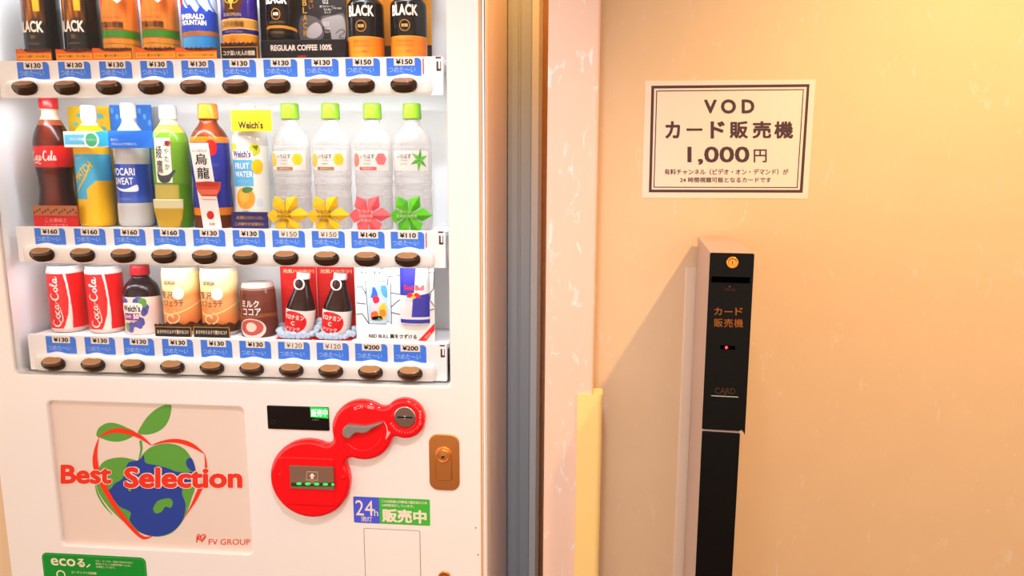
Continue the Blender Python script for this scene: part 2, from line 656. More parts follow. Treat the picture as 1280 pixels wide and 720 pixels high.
# ---- price rails: strip, button bar, ten tabs and ten buttons each
RX0, RX1 = P(37, 445, YR).x, P(558.5, 455, YR).x
BX0, BX1 = P(46, 455, YR).x, P(546.5, 462, YR).x
def zr(px, py): return P(px, py, YR).z
ROWS = [dict(top=zr(290, 73.2), split=zr(290, 98), bot=zr(290, 121), prices=['130'] * 8 + ['150'] * 2),
        dict(top=zr(290, 286), split=zr(290, 309.3), bot=zr(290, 331.8), prices=['160'] * 4 + ['130', '130', '150', '150', '140', '110']),
        dict(top=zr(290, 424.2), split=zr(290, 448), bot=zr(290, 469.5), prices=['130'] * 6 + ['120', '120', '200', '200'])]
BTX = [P(31.3 + (505 - 31.3) * i / 9, 106, YR - 0.014).x for i in range(10)]

def button_mesh():
    b = MB()
    k = 0.00148
    prof = [(0.0140, -0.0125), (0.0195, -0.0105), (0.0235, -0.0055), (0.0250, 0.0), (0.0245, 0.005), (0.0205, 0.0095)]
    b.lathe(prof, (255, 255, 255), 40, 24)
    v = b.v[0]
    v[:, 1] *= 0.56
    t = math.radians(27)
    y, z = v[:, 1].copy(), v[:, 2].copy()
    v[:, 1] = y * math.cos(t) - z * math.sin(t)
    v[:, 2] = y * math.sin(t) + z * math.cos(t)
    return b.mesh('button', mat('button_brown', (60, 40, 24), 0.2))
def button_cap_mesh():
    b = MB()
    b.lathe([(0.0198, 0.0094), (0.0194, 0.0104), (0.0176, 0.0109), (0.0, 0.0109)], (255, 255, 255), 36, 8, close=False)
    v = b.v[0]
    v[:, 1] *= 0.56
    t = math.radians(27)
    y, z = v[:, 1].copy(), v[:, 2].copy()
    v[:, 1] = y * math.cos(t) - z * math.sin(t)
    v[:, 2] = y * math.sin(t) + z * math.cos(t)
    return b.mesh('button_face', mat('button_tan', (186, 138, 92), 0.25))
BM, BCM = button_mesh(), button_cap_mesh()

for ri, R in enumerate(ROWS):
    st = MB()
    st.plate(rrect(RX0, RX1, R['bot'] + 0.001, R['top'], 0.002, 3), YR, YR + 0.010)
    st.box(RX0, RX1, YR + 0.010, BK - 0.007, R['top'] - 0.012, R['top'] - 0.003)
    # right-hand end mark
    mk = MB(flat(YR))
    x = RX1 - 0.0045
    h = R['top'] - R['split']
    ink = (112, 78, 66)
    st.fmap = flat(YR)
    for a in [(x - 0.009, x + 0.001, R['top'] - 0.004, R['top'] - 0.001), (x - 0.0075, x - 0.004, R['top'] - 0.024, R['top'] - 0.009),
              (x - 0.0075, x + 0.001, R['top'] - 0.026, R['top'] - 0.022), (x - 0.0005, x + 0.001, R['top'] - 0.022, R['top'] - 0.009)]:
        st.rect(*a, ink)
    if ri < 2:
        rx = BTX[9] - 0.0027 + 0.0325 + 0.0025
        st.rect(rx, rx + 0.0022, R['split'] + 0.004, R['top'] - 0.004, (226, 76, 66))
    rail = st.build('price_rail', PAPER, VM)
    # scalloped button bar
    bar = MB()
    ns = 240
    xs = np.linspace(BX0, BX1, ns)
    v = []
    npf = 15
    for x in xs:
        e = min((x - BX0), (BX1 - x))
        k = math.sqrt(max(0.0, 1 - (1 - min(1, e / 0.010)) ** 2)) if e < 0.010 else 1.0
        bump = max(math.exp(-((x - bx) / 0.021) ** 2) for bx in BTX)
        zt = R['split'] + 0.0062 * bump - 0.001
        zb = R['bot']
        zc, hh = (zt + zb) / 2, (zt - zb) / 2
        dep = 0.011 + 0.003 * bump
        for j in range(npf):
            w = -PI / 2 + PI * j / (npf - 1)
            sw, cw = math.sin(w), math.cos(w)
            v.append((x, YR - dep * (abs(cw) ** 0.7) * (0.25 + 0.75 * k), zc + hh * (0.35 + 0.65 * k) * math.copysign(abs(sw) ** 0.75, sw)))
    f = [(i * npf + j, (i + 1) * npf + j, (i + 1) * npf + j + 1, i * npf + j + 1) for i in range(ns - 1) for j in range(npf - 1)]
    f.append(tuple(range(npf)))
    f.append(tuple(reversed([(ns - 1) * npf + j for j in range(npf)])))
    bar.raw(v, f, (255, 255, 255), True)
    bar.build('button_bar', WARMW, rail)
    for i in range(10):
        zb = (R['split'] + R['bot']) / 2 + 0.0008
        for nm, me in (('button', BM), ('button_face', BCM)):
            b = bpy.data.objects.new(nm, me)
            col.objects.link(b)
            b.parent = rail
            b.location = Vector((BTX[i], YR - 0.0150, zb)) - VM.location
        # blue tab with its price
        t = MB(flat(YR - 0.0004))
        cx = BTX[i] + 0.0095 - 0.0122 * i / 9
        zt, zs = R['top'] - 0.0025, R['split'] + 0.0015
        hw = 0.0325
        lp = [(cx - hw, zs), (cx + hw, zs), (cx + hw, zt - 0.006), (cx + hw - 0.002, zt - 0.002), (cx + hw - 0.006, zt), (cx - hw, zt)]
        t.poly(lp, (84, 146, 246), 1)
        t.text('つめた〜い', cx - 0.004, zs + 0.0115, (196, 218, 250), h=0.0105, w=0.050, layer=2, shear=0.15)
        pw = 0.0195
        t.rect(cx - pw + 0.001, cx + pw + 0.001, zt - 0.0135, zt + 0.0005, (252, 244, 232), 3)
        t.text('¥' + R['prices'][i], cx + 0.001, zt - 0.0065, (40, 30, 24), h=0.0096, w=0.0315, layer=4,
               bold=0.0 if (ri == 1 and i in (6, 7)) or (ri == 2 and i in (6, 7)) else 0.06)
        t.build('price_tab', PAPER, rail)
    R['shelf'] = R['top'] - 0.003

# ---- lamps of the display: an LED strip under every shelf edge, tubes behind the frame
def strip(name, loc, target, sx, sy, e, c=(0.92, 0.96, 1.0)):
    o = light(name, 'AREA', loc, target, e, c, shape='RECTANGLE', size=sx, size_y=sy)
    return o
XC = (WX0 + WX1) / 2
for R, zt in ((ROWS[0], WZ1 - 0.004), (ROWS[1], ROWS[0]['bot'] - 0.002), (ROWS[2], ROWS[1]['bot'] - 0.002)):
    hgt = zt - R['top']
    strip('display_led_strip', (XC, YR + 0.004, zt), (XC, YR + 0.075, zt - hgt), WX1 - WX0 - 0.09, 0.012, (2.5 if R is ROWS[0] else 1.4) * hgt / 0.24)

# ---- advertising panel
def zoomA(pts):       # detail coordinates of the panel drawing
    return [(x / 2.879, 470 + y / 2.88) for x, y in pts]
m = MB(); m.box(AX0 - 0.004, AX1 + 0.004, D + 0.008, D + DOOR_T - 0.021, AZ0 - 0.004, AZ1 + 0.004, (244, 230, 220))
m.fmap = pixmap(D + 0.008)
m.flip = True
GREEN, BLUE, RED = (116, 182, 84), (62, 88, 178), (252, 74, 46)
A = lambda pts, c, l, s=5: m.poly(zoomA(pts), c, l, s)
A([(497, 205), (508, 180), (532, 145), (570, 114), (614, 101), (612, 145), (592, 183), (560, 204), (525, 211)], GREEN, 1)
A([(347, 214), (356, 187), (386, 169), (420, 171), (455, 185), (490, 205), (465, 225), (430, 236), (395, 234), (365, 224)], GREEN, 1)
m.stroke(zoomA([(506, 232), (509, 262), (504, 290), (496, 318)]), [3.6, 3.0, 2.4, 2], GREEN, 1, 6)
A([(352, 345), (368, 313), (400, 297), (440, 293), (478, 300), (502, 304), (515, 280), (545, 255), (590, 243), (630, 246), (665, 264), (690, 298),
   (705, 340), (705, 390), (690, 440), (662, 515), (622, 562), (575, 578), (530, 573), (490, 555), (440, 520), (390, 470), (356, 420), (346, 382)], GREEN, 2)
A([(462, 312), (500, 302), (518, 285), (524, 312), (560, 320), (600, 330), (640, 345), (690, 345), (703, 352), (700, 372), (676, 385), (660, 400), (656, 425),
   (668, 460), (664, 500), (650, 530), (620, 560), (575, 576), (530, 572), (498, 556), (468, 520), (470, 490), (432, 470), (412, 446), (390, 436), (386, 414),
   (400, 404), (415, 386), (440, 370), (452, 345)], BLUE, 3)
A([(672, 302), (690, 296), (704, 335), (690, 342), (672, 322)], BLUE, 3)
A([(555, 468), (572, 447), (610, 440), (623, 455), (615, 474), (596, 470), (582, 488), (562, 494), (552, 482)], GREEN, 4)
m.disc(468 / 2.879, 470 + 408 / 2.88, 2.2, 2.2, GREEN, 4)
A([(352, 222), (385, 198), (425, 187), (470, 195), (512, 215), (546, 250), (505, 226), (462, 210), (420, 204), (385, 209)], RED, 5)
A([(546, 249), (590, 231), (640, 226), (692, 241), (736, 279), (698, 260), (650, 243), (600, 239)], RED, 5)
A([(357, 222), (341, 260), (334, 310), (346, 360), (376, 420), (420, 490), (468, 548), (515, 587), (552, 574), (520, 577), (488, 550), (440, 490), (397, 420), (362, 345), (352, 300), (352, 255)], RED, 5)
A([(736, 277), (746, 320), (741, 370), (712, 440), (656, 520), (680, 480), (706, 420), (729, 365), (738, 320)], RED, 5)
m.stroke(zoomA([(343, 392), (352, 425), (375, 465), (405, 500)]), [0.8, 2.4, 2.2, 0.6], GREEN, 1, 6)
for bold, c, lay in ((0.125, (252, 240, 230), 5.4), (0.068, (244, 74, 52), 6.2)):
    # two words, set on the slightly falling base line the perspective gives by itself
    m.text('Best', (219 + 404) / 2 / 2.879, 470 + 353 / 2.88, c, h=24.5 * (1.0 + (0.06 if bold > .1 else 0)), w=64.2 + (1.6 if bold > .1 else 0), layer=lay, bold=bold)
    m.text('Selection', (447 + 874) / 2 / 2.879, 470 + 365 / 2.88, c, h=26.5 * (1.0 + (0.06 if bold > .1 else 0)), w=148.3 + (1.6 if bold > .1 else 0), layer=lay, bold=bold)
m.text('FV GROUP', 826 / 2.879, 470 + 597 / 2.88, (240, 86, 60), w=52, h=7.2, layer=2, bold=0.01)
m.text('FV', 722 / 2.879, 470 + 588 / 2.88, (240, 86, 60), w=11.5, h=8, layer=2, bold=0.05, shear=0.1)
m.stroke(zoomA([(722, 592), (710, 578), (716, 570), (724, 577), (732, 570), (741, 577), (730, 592)]), 1.3, (240, 86, 60), 2, 4)
m.build('advertising_panel', PAPER, VM)

def door_px(name, material=PAPER, Y=D, parent=VM):
    b = MB(pixmap(Y)); b.flip = True
    return b

def px_plate(b, corners, y0, y1, color, r=0.003, bevel=0.0006):
    """plate whose four photo corners are TL TR BR BL on the door"""
    q = [P(x, y, D) for x, y in corners]
    x0, x1 = (q[0].x + q[3].x) / 2, (q[1].x + q[2].x) / 2
    z1, z0 = (q[0].z + q[1].z) / 2, (q[2].z + q[3].z) / 2
    b.plate(rrect(x0, x1, z0, z1, r), y0, y1, color, bevel)
    return x0, x1, z0, z1

# ---- green sticker
b = MB()
x0, x1, z0, z1 = px_plate(b, [(52, 690), (183.5, 697.5), (189, 798), (63, 792)], D - 0.0008, D + 0.0002, (34, 166, 66), 0.012, 0.0003)
b.fmap = flat(D - 0.0008)
W_, H_ = x1 - x0, z1 - z0
b.stroke(rrect(x0 + 0.003, x1 - 0.003, z0 + 0.003, z1 - 0.003, 0.010), 0.0008, (120, 196, 120), 1, closed=True)
cr = (248, 240, 214)
b.text('eco', x0 + W_ * 0.205, z1 - 0.0195, cr, h=0.0175, w=0.056, bold=0.03)
b.text('る', x0 + W_ * 0.378, z1 - 0.0190, cr, h=0.0195, w=0.0175, bold=0.06)
b.stroke([(x0 + W_ * 0.43, z1 - 0.0285), (x0 + W_ * 0.465, z1 - 0.0215)], 0.0028, cr, 2)
for i, s in enumerate(['コカ・コーラは、地球の未来のために', '環境にやさしい自動販売機「ecoる」', 'を展開しています。']):
    b.text(s, x0 + W_ * 0.52, z1 - 0.0125 - i * 0.0068, cr, h=0.0046, align='l')
b.text('ピークシフト自販機', x0 + W_ * 0.28, z1 - 0.0415, cr, h=0.006, align='l', bold=0.02)
b.stroke([(x0 + W_ * .17 + 0.009 * math.cos(a), z1 - 0.049 + 0.009 * math.sin(a)) for a in np.linspace(0, 2 * PI, 24, endpoint=False)], 0.003, cr, 1, closed=True)
b.text('日中の消費電力を', x0 + W_ * 0.28, z1 - 0.056, cr, h=0.008, align='l', bold=0.02)
b.text('大幅に削減します', x0 + W_ * 0.28, z1 - 0.070, cr, h=0.008, align='l', bold=0.02)
g = b.build('green_sticker', PAPER, VM)

# ---- amount display
b = MB()
x0, x1, z0, z1 = px_plate(b, [(334.3, 506.5), (411.4, 509), (411.8, 538.7), (335, 535.2)], D - 0.0025, D + 0.001, (14, 15, 16), 0.002, 0.001)
disp = b.build('amount_display', BLACKG, VM)
g = MB(pixmap(D - 0.0026)); g.flip = True
g.poly([(387.5, 508.7), (410.2, 509.8), (410.4, 523.2), (388.4, 521.4)], (16, 170, 70), 1)
g.text('販売中', 399.2, 516, (196, 255, 205), w=20.5, h=9.6, layer=2, bold=0.04)
g.build('lit_lettering', GLOW, disp)
g = MB(pixmap(D - 0.0026)); g.flip = True
g.text('お札使用中止', 394.5, 524.6, (160, 160, 150), w=9, h=2.2, layer=1)
g.build('small_print', PAPER, disp)
g = MB(pixmap(D - 0.0026)); g.flip = True
g.stroke([(341.5 + 2.6 * math.cos(a), 527.5 + 2.6 * math.sin(a)) for a in np.linspace(0, 2 * PI, 20, endpoint=False)], 0.7, (52, 54, 56), 1, closed=True)
g.build('sensor_ring', PAPER, disp)

# ---- red coin unit: three discs joined by filleted necks
def w2(px, py):
    q = P(px, py, D); return np.array([q.x, q.z])
s_ = PXM(430, 560, D)
cA, rA = w2(390.2, 595.6), 50.0 * s_
cB, rB = w2(455.2, 535.2), 37.3 * s_
cC, rC = w2(507.3, 520.9), 24.6 * s_
def tangent(c0, r0, c1, r1, rho, side):
    d = c1 - c0
    L = np.hypot(*d)
    a, bb = r0 + rho, r1 + rho
    x = (L * L + a * a - bb * bb) / (2 * L)
    y = math.sqrt(max(a * a - x * x, 0)) * side
    u = d / L
    return c0 + u * x + np.array([-u[1], u[0]]) * y
def arc(c, r, p, q, ccw, n=24):
    a0, a1 = math.atan2(*(p - c)[::-1]), math.atan2(*(q - c)[::-1])
    if ccw:
        while a1 < a0: a1 += 2 * PI
    else:
        while a1 > a0: a1 -= 2 * PI
    k = max(4, int(abs(a1 - a0) / (2 * PI) * 90))
    return [tuple(c + r * np.array([math.cos(a0 + (a1 - a0) * i / k), math.sin(a0 + (a1 - a0) * i / k)])) for i in range(k)]
r1_, r2_ = 9 * s_, 12 * s_
fABl, fABr = tangent(cA, rA, cB, rB, r1_, 1), tangent(cA, rA, cB, rB, 8 * s_, -1)
fBCl, fBCr = tangent(cB, rB, cC, rC, r2_, 1), tangent(cB, rB, cC, rC, 6 * s_, -1)
def tp(c, r, f):                 # touching point of disc (c, r) with fillet centre f
    return c + (f - c) / np.hypot(*(f - c)) * r
loop = []
loop += arc(cA, rA, tp(cA, rA, fABl), tp(cA, rA, fABr), True)
loop += arc(fABr, 8 * s_, tp(cA, rA, fABr), tp(cB, rB, fABr), False)
loop += arc(cB, rB, tp(cB, rB, fABr), tp(cB, rB, fBCr), True)
loop += arc(fBCr, 6 * s_, tp(cB, rB, fBCr), tp(cC, rC, fBCr), False)
loop += arc(cC, rC, tp(cC, rC, fBCr), tp(cC, rC, fBCl), True)
loop += arc(fBCl, r2_, tp(cC, rC, fBCl), tp(cB, rB, fBCl), False)
loop += arc(cB, rB, tp(cB, rB, fBCl), tp(cB, rB, fABl), True)
loop += arc(fABl, r1_, tp(cB, rB, fABl), tp(cA, rA, fABl), False)
CY = D - 0.016
b = MB(); b.plate(loop, CY, D + 0.001, (255, 255, 255), 0.007)
# raised rings and bands moulded in
def ring(b, c, r, w, y, hgt=0.0016, a0=0, a1=2 * PI, n=64):
    pts = [(c[0] + r * math.cos(a0 + (a1 - a0) * i / n), y, c[1] + r * math.sin(a0 + (a1 - a0) * i / n)) for i in range(n + 1)]
    b.tube(pts, w, (255, 255, 255), 8)
ring(b, cB, 24.5 * s_, 0.0012, CY, a0=-2.4, a1=0.55)
ring(b, cC, 14.3 * s_, 0.0014, CY)
coin = b.build('coin_unit', REDP, VM)
# bill slot
q = [P(x, y, D) for x, y in ((353.5, 566.5), (419.5, 568), (421, 627), (354.5, 625))]
b = MB(); b.plate(rrect(q[0].x, q[1].x, q[3].z, q[0].z, 0.004), CY - 0.0022, CY + 0.001, bevel=0.0018)
b.build('bill_slot_surround', REDP, coin)
q = [P(x, y, D - .016) for x, y in ((362, 580.8), (417.5, 582), (418, 610.5), (364.5, 609.5))]
b = MB(); b.plate(rrect((q[0].x + q[3].x) / 2, q[1].x, q[3].z, q[0].z, 0.001), CY - 0.005, CY - 0.001, (150, 122, 104), 0.001)
b.fmap = pixmap(CY - 0.0051); b.flip = True
b.stroke([(384, 589.6), (396.8, 590), (397.3, 600.2), (382.6, 599.8)], 0.8, (236, 206, 180), 1, closed=True)
b.poly([(390.2, 591.3), (394, 595.2), (391.8, 595.2), (391.9, 598.6), (388.4, 598.5), (388.4, 595.1), (386.4, 595.1)], (252, 240, 230), 1)
b.text('紙幣', 390.2, 603.2, (220, 200, 180), w=6, h=2.8)
b.rect(364, 418, 603.4, 607.8, (64, 92, 44), 1)
bs = b.build('bill_slot', GLOSS, coin)
b = MB(pixmap(CY - 0.0056)); b.flip = True
for i, x in enumerate((373.8, 384.6, 396.0, 406.8, 416.0)):
    b.disc(x, 604.6 + i * 0.25, 3.2 if i < 4 else 1.8, 1.5, (40, 240, 110), 1, 18)
b.build('green_light', GLOW, bs)
for x, y in ((350, 592.8), (429.2, 596.2)):
    c = P(x, y, D - 0.016)
    b = MB(); b.lathe([(0.0038, 0.0), (0.0038, 0.0016), (0.003, 0.0028), (0.0, 0.003)], (255, 255, 255), 20, 6)
    v = b.v[0]; b.v[0] = np.column_stack([v[:, 0], -v[:, 2], v[:, 1]]) + [c.x, CY + 0.0005, c.z]
    b.build('screw', REDP, coin)
# coin return lever
lv = [(428.4, 540), (430, 534.5), (434.5, 531.3), (441, 531.2), (450, 532.4), (459, 532.3), (466, 530.6), (476.8, 528.0), (477.2, 529.6), (466, 535),
      (459.5, 539.8), (453, 541), (446, 540.3), (441.5, 543), (437.8, 547), (433, 546.9), (429.5, 544.2)]
b = MB(); b.plate([(P(x, y, D - .022).x, P(x, y, D - .022).z) for x, y in smooth_loop(lv, 4)], CY - 0.009, CY + 0.001, bevel=0.0018)
b.build('return_lever', mat('grey_cast_metal', (150, 142, 138), 0.38, metal=0.35), coin)
b = MB(pixmap(CY - 0.0002)); b.flip = True
for i, (ch, a) in enumerate(zip('おつり・返却', np.linspace(112, 70, 6))):
    ar = math.radians(a)
    b.text(ch, 455.3 + 29.0 * math.cos(ar), 536.0 - 28.0 * math.sin(ar), (252, 226, 224), h=4.2 if ch != '・' else 1.2, rot=-(ar - PI / 2))
b.build('return_lettering', PAPER, coin)
b = MB(pixmap(CY - 0.0002)); b.flip = True
for i, ch in enumerate('硬貨投入口'):
    b.text(ch, 525.2, 514.5 + i * 3.7, (250, 210, 206), h=2.7)
for i, ch in enumerate('硬貨はゆっくり入れて下さい'):
    ar = math.radians(205 + i * 10.4)
    b.text(ch, 506.8 + 19.6 * math.cos(ar), 521.2 - 19.6 * math.sin(ar), (250, 206, 200), h=2.0, rot=-(ar + PI / 2))
b.build('slot_lettering', PAPER, coin)
b = MB(pixmap(CY - 0.0002)); b.flip = True
b.poly(smooth_loop([(479.6, 526.5), (483.5, 532.0), (485.0, 538.5), (487.8, 540.4), (485.4, 545.0), (481.9, 549.2), (483.4, 541.5), (482.9, 534)], 4), (252, 190, 188), 1)
b.build('turn_mark', PAPER, coin)
# coin slot
c = P(506.3, 521.2, D - .016)
b = MB(); b.lathe([(13.2 * s_, 0), (13.2 * s_, 0.0012), (12.4 * s_, 0.002), (0, 0.002)], (255, 255, 255), 48, 8)
v = b.v[0]; b.v[0] = np.column_stack([v[:, 0], -v[:, 2], v[:, 1]]) + [c.x, CY, c.z]
slot = b.build('coin_slot_plate', CHROME, coin)
b = MB(); b.plate(rrect(c.x - 9.2 * s_, c.x + 9.4 * s_, c.z - 0.0017, c.z + 0.0015, 0.001), CY - 0.0027, CY - 0.0015)
b.build('coin_slot', BLACKG, slot)

# ---- brass lock
b = MB()
q = [P(x, y, D) for x, y in ((535.7, 542), (573.6, 542), (575, 613), (537, 613))]
lx0, lx1, lz0, lz1 = q[0].x + .0005, q[1].x + .001, q[2].z, q[0].z
b.plate(rrect(lx0, lx1, lz0, lz1, 0.018, 8), D - 0.003, D + 0.001, bevel=0.0016)
lock = b.build('lock_plate', BRASS, VM)
c = P(554.8, 567.5, D)
b = MB(); b.plate([(c.x + dx, c.z + dz) for dx, dz in [(0.0165 * math.cos(a), 0.0165 * math.sin(a)) for a in np.linspace(0, PI, 20)] +
                   [(-0.0165, -0.050), (-0.010, -0.054), (0.010, -0.054), (0.0165, -0.050)]], D - 0.0052, D - 0.002, bevel=0.0015)
b.build('lock_handle', BRASS, lock)
b = MB(); b.lathe([(0.0135, 0), (0.0135, 0.006), (0.0118, 0.0075), (0.0108, 0.0062), (0.0108, 0.0045), (0.0, 0.005)], (255, 255, 255), 40, 16)
v = b.v[0]; b.v[0] = np.column_stack([v[:, 0], -v[:, 2], v[:, 1]]) + [c.x, D - 0.005, c.z]
b.build('lock_cylinder', BRASS, lock)
b = MB(); b.lathe([(0.003, 0), (0.0028, 0.0015), (0, 0.002)], (255, 255, 255), 16, 5)
v = b.v[0]; b.v[0] = np.column_stack([v[:, 0], -v[:, 2], v[:, 1]]) + [c.x, D - 0.0095, c.z - 0.002]
b.build('keyhole', BLACKG, lock)
c = P(555.5, 720.5, D)
b = MB(); b.lathe([(0.0125, 0), (0.0125, 0.0016), (0.011, 0.003), (0.007, 0.003), (0.0065, 0.0018), (0, 0.002)], (255, 255, 255), 32, 12)
v = b.v[0]; b.v[0] = np.column_stack([v[:, 0], -v[:, 2], v[:, 1]]) + [c.x, D, c.z]
b.build('small_lock', BRASS, VM)

# ---- 24 h sticker
b = MB()
x0, x1, z0, z1 = px_plate(b, [(441.8, 619.8), (537.2, 625), (537.8, 657.8), (442.4, 652.2)], D - 0.0006, D + 0.0002, (92, 204, 82), 0.0025, 0.0002)
b.fmap = flat(D - 0.0006)
xm = P(474.3, 638, D).x
b.poly([(xm, z0), (xm, z1)] + [p_ for p_ in rrect(x0, x1, z0, z1, 0.0025) if p_[0] < xm], (98, 112, 240), 1)
W_, H_ = x1 - x0, z1 - z0
cr = (252, 244, 226)
b.text('24', x0 + W_ * 0.145, z1 - H_ * 0.42, cr, h=H_ * 0.58, w=W_ * 0.235, bold=-0.005)
b.text('h', x0 + W_ * 0.297, z1 - H_ * 0.58, cr, h=H_ * 0.26)
b.text('消灯', x0 + W_ * 0.168, z0 + H_ * 0.155, cr, h=H_ * 0.2, bold=0.02)
for i, s in enumerate(['この自販機は消費電力量削減のため', '24時間消灯しています。']):
    b.text(s, x0 + W_ * 0.375, z1 - H_ * (0.13 + i * 0.15), cr, h=H_ * 0.105, w=W_ * (0.59 if i == 0 else 0.42), align='l', bold=0.03)
b.text('販売中', x0 + W_ * 0.665, z0 + H_ * 0.33, cr, h=H_ * 0.52, w=W_ * 0.585, bold=0.07)
b.build('opening_hours_sticker', PAPER, VM)

# ---- small flush service door with its gap line
b = MB()
x0, x1, z0, z1 = px_plate(b, [(455.5, 660), (524.8, 664.6), (525.4, 729), (457, 725)], D - 0.0004, D + 0.0005, (255, 255, 255), 0.003, 0.0003)
b.build('service_flap', WHITE, VM)
b = MB(flat(D)); b.stroke(rrect(x0 - 0.0006, x1 + 0.0006, z0 - 0.0006, z1 + 0.0006, 0.0035), 0.0012, (150, 132, 116), 0.7, closed=True)
b.build('flap_gap', PAPER, VM)
for x, y in ((594.6, 659.8), (597.6, 693.4)):
    b = MB(pixmap(D)); b.flip = True
    b.disc(x, y, 0.8, 1.1, (120, 92, 74), 1, 8)
    b.build('scuff_mark', PAPER, VM)
# lower delivery flap (below the picture)
b = MB(); b.plate(rrect(XM0 + 0.12, XD1 - 0.12, 0.24, 0.42, 0.012), D - 0.012, D + 0.001, bevel=0.006)
b.build('delivery_flap', BLACKG, VM)

# ================================================================ samples in the display
YD = D + 0.084
YF = YR + 0.0135           # small cards just behind the price strip
def hexc(*c): return np.array(c, float)

def fill(th, color):
    return np.tile(np.array(color, float), (len(th), 1))
def wrap_noise(a, b, k=1.0):
    return (np.sin(7.1 * a * k + 2.3 * np.sin(31 * b)) + np.sin(13.7 * a * k - 41 * b) + np.sin(23 * a * k + 67 * b + 1.3)) / 3

def sample(name, label, cat, px, py, row, group=None, turn=0.0):
    """root of a sample standing on the shelf of its row; returns root, metres per pixel"""
    zs = ROWS[row]['shelf'] + 0.0004
    p = P(px, py, YD)
    o = thing(name, label, cat, (p.x, YD, zs), group)
    if turn:
        o['turn'] = turn
    return o

def profile(px, row, pts):
    """photo half-widths [(y, half width)], top first -> [(r, z)] above the shelf, base first"""
    zs = ROWS[row]['shelf'] + 0.0004
    out = []
    for y, w in reversed(pts):
        out.append((w * RXM(px, y, YD), max(0.0, P(px, y, YD).z - zs)))
    out[0] = (out[0][0], 0.0)
    for i in range(1, len(out)):
        if out[i][1] <= out[i - 1][1]:
            out[i] = (out[i][0], out[i - 1][1] + 0.0004)
    return out

def soften(pr, n=5):
    """round the corners of a profile a little"""
    a = smooth_loop(pr, n, closed=False)
    return [(max(r, 0.0), z) for r, z in a]

def local(mb_obj):
    return mb_obj

def cap(root, pr, color, rib=True, name='cap', alpha=255):
    b = MB()
    def paint(th, z):
        c = fill(th, tuple(color) + (alpha,))
        return c
    r0 = pr[0][0]
    b.lathe(pr, paint, 60, 24)
    if rib:
        v = b.v[0]
        th = np.arctan2(v[:, 0], -v[:, 1])
        k = 1 + 0.02 * np.cos(30 * th)
        zt = v[:, 2]
        side = (zt > pr[0][1] + 0.001) & (zt < pr[-1][1] - 0.002)
        v[side, 0] *= k[side]
        v[side, 1] *= k[side]
    return put(b, name, GLOSS if alpha == 255 else CLEAR, root)

def put(b, name, material, root):
    """mesh built round the thing's own origin"""
    o = bpy.data.objects.new(name, b.mesh(name, material))
    col.objects.link(o)
    o.parent = root
    return o

def can_profile(r, h, neck=0.86):
    return [(r * 0.80, 0), (r * 0.86, 0.001), (r * 0.90, 0.004), (r, 0.009), (r, h - 0.010), (r * 0.97, h - 0.006), (r * neck, h - 0.0015), (r * neck, h), (r * (neck - 0.05), h), (r * (neck - 0.07), h - 0.002), (0.001, h - 0.002)]

# ---------------------------------------------------------------- shelf 1
R1 = 24.0 * RXM(160, 40, YD)
U1 = 24.2 * PXM(50, 50, YD)
DZ = 0.0150
def raised(paint):
    def f(th, z):
        c = paint(th, np.where(z < H1 - 0.009, np.where(z < 0.004, z, np.clip(z - DZ, 0.0045, H1 - 0.0095)), z))
        return c
    return f
H1 = 0.150
def black_can():
    o = sample('coffee_can', 'leftmost black coffee can of the top shelf, behind an orange card', 'can', 54, 40, 0, 'slim coffee cans on the top shelf')
    def paint(th, z):
        c = fill(th, (24, 18, 17))
        t = (z > 0.062)
        k = wrap_noise(th, z)
        amb = np.stack([136 + 70 * k, 78 + 48 * k, 12 + 10 * k], 1)
        fade = np.clip((z - 0.058 - 0.006 * np.sin(5 * th)) / 0.012, 0, 1) * np.clip((0.9 - np.abs(th + 0.05)) / 0.3, 0, 1)
        c = c * (1 - fade[:, None]) + amb * fade[:, None]
        y = (np.abs(th - 0.38) < 0.16 + 0.5 * (0.10 - z)) & (z > 0.085) & (z < 0.125)
        c[y] = (214, 166, 40)
        gold = (np.abs(z - 0.0365) < 0.0035) & (np.abs(th - 0.05) < 0.14)
        c[gold] = (120, 84, 22)
        lid = z > H1 - 0.009
        c[lid] = (196, 192, 186)
        c[z < 0.004] = (190, 186, 180)
        return c
    b = MB(cyl(R1, z0=DZ, ru=U1), U1 * 0.12)
    b.lathe(can_profile(R1, H1), raised(paint), 190, 190)
    b.text('BLACK', -0.004, 0.0560, (244, 226, 206), h=0.0215, w=0.062, bold=0.055)
    b.text('UNSWEETENED', 0.002, 0.024, (140, 120, 96), h=0.003, w=0.03)
    put(b, 'can_body', GLOSS, o)
    r = MB(); r.tube([(R1 * 0.84 * math.cos(a), R1 * 0.84 * math.sin(a), H1) for a in np.linspace(0, 2 * PI, 40)], 0.0012, (200, 198, 194), 6)
    put(r, 'can_rim', GLOSS, o)
    return o

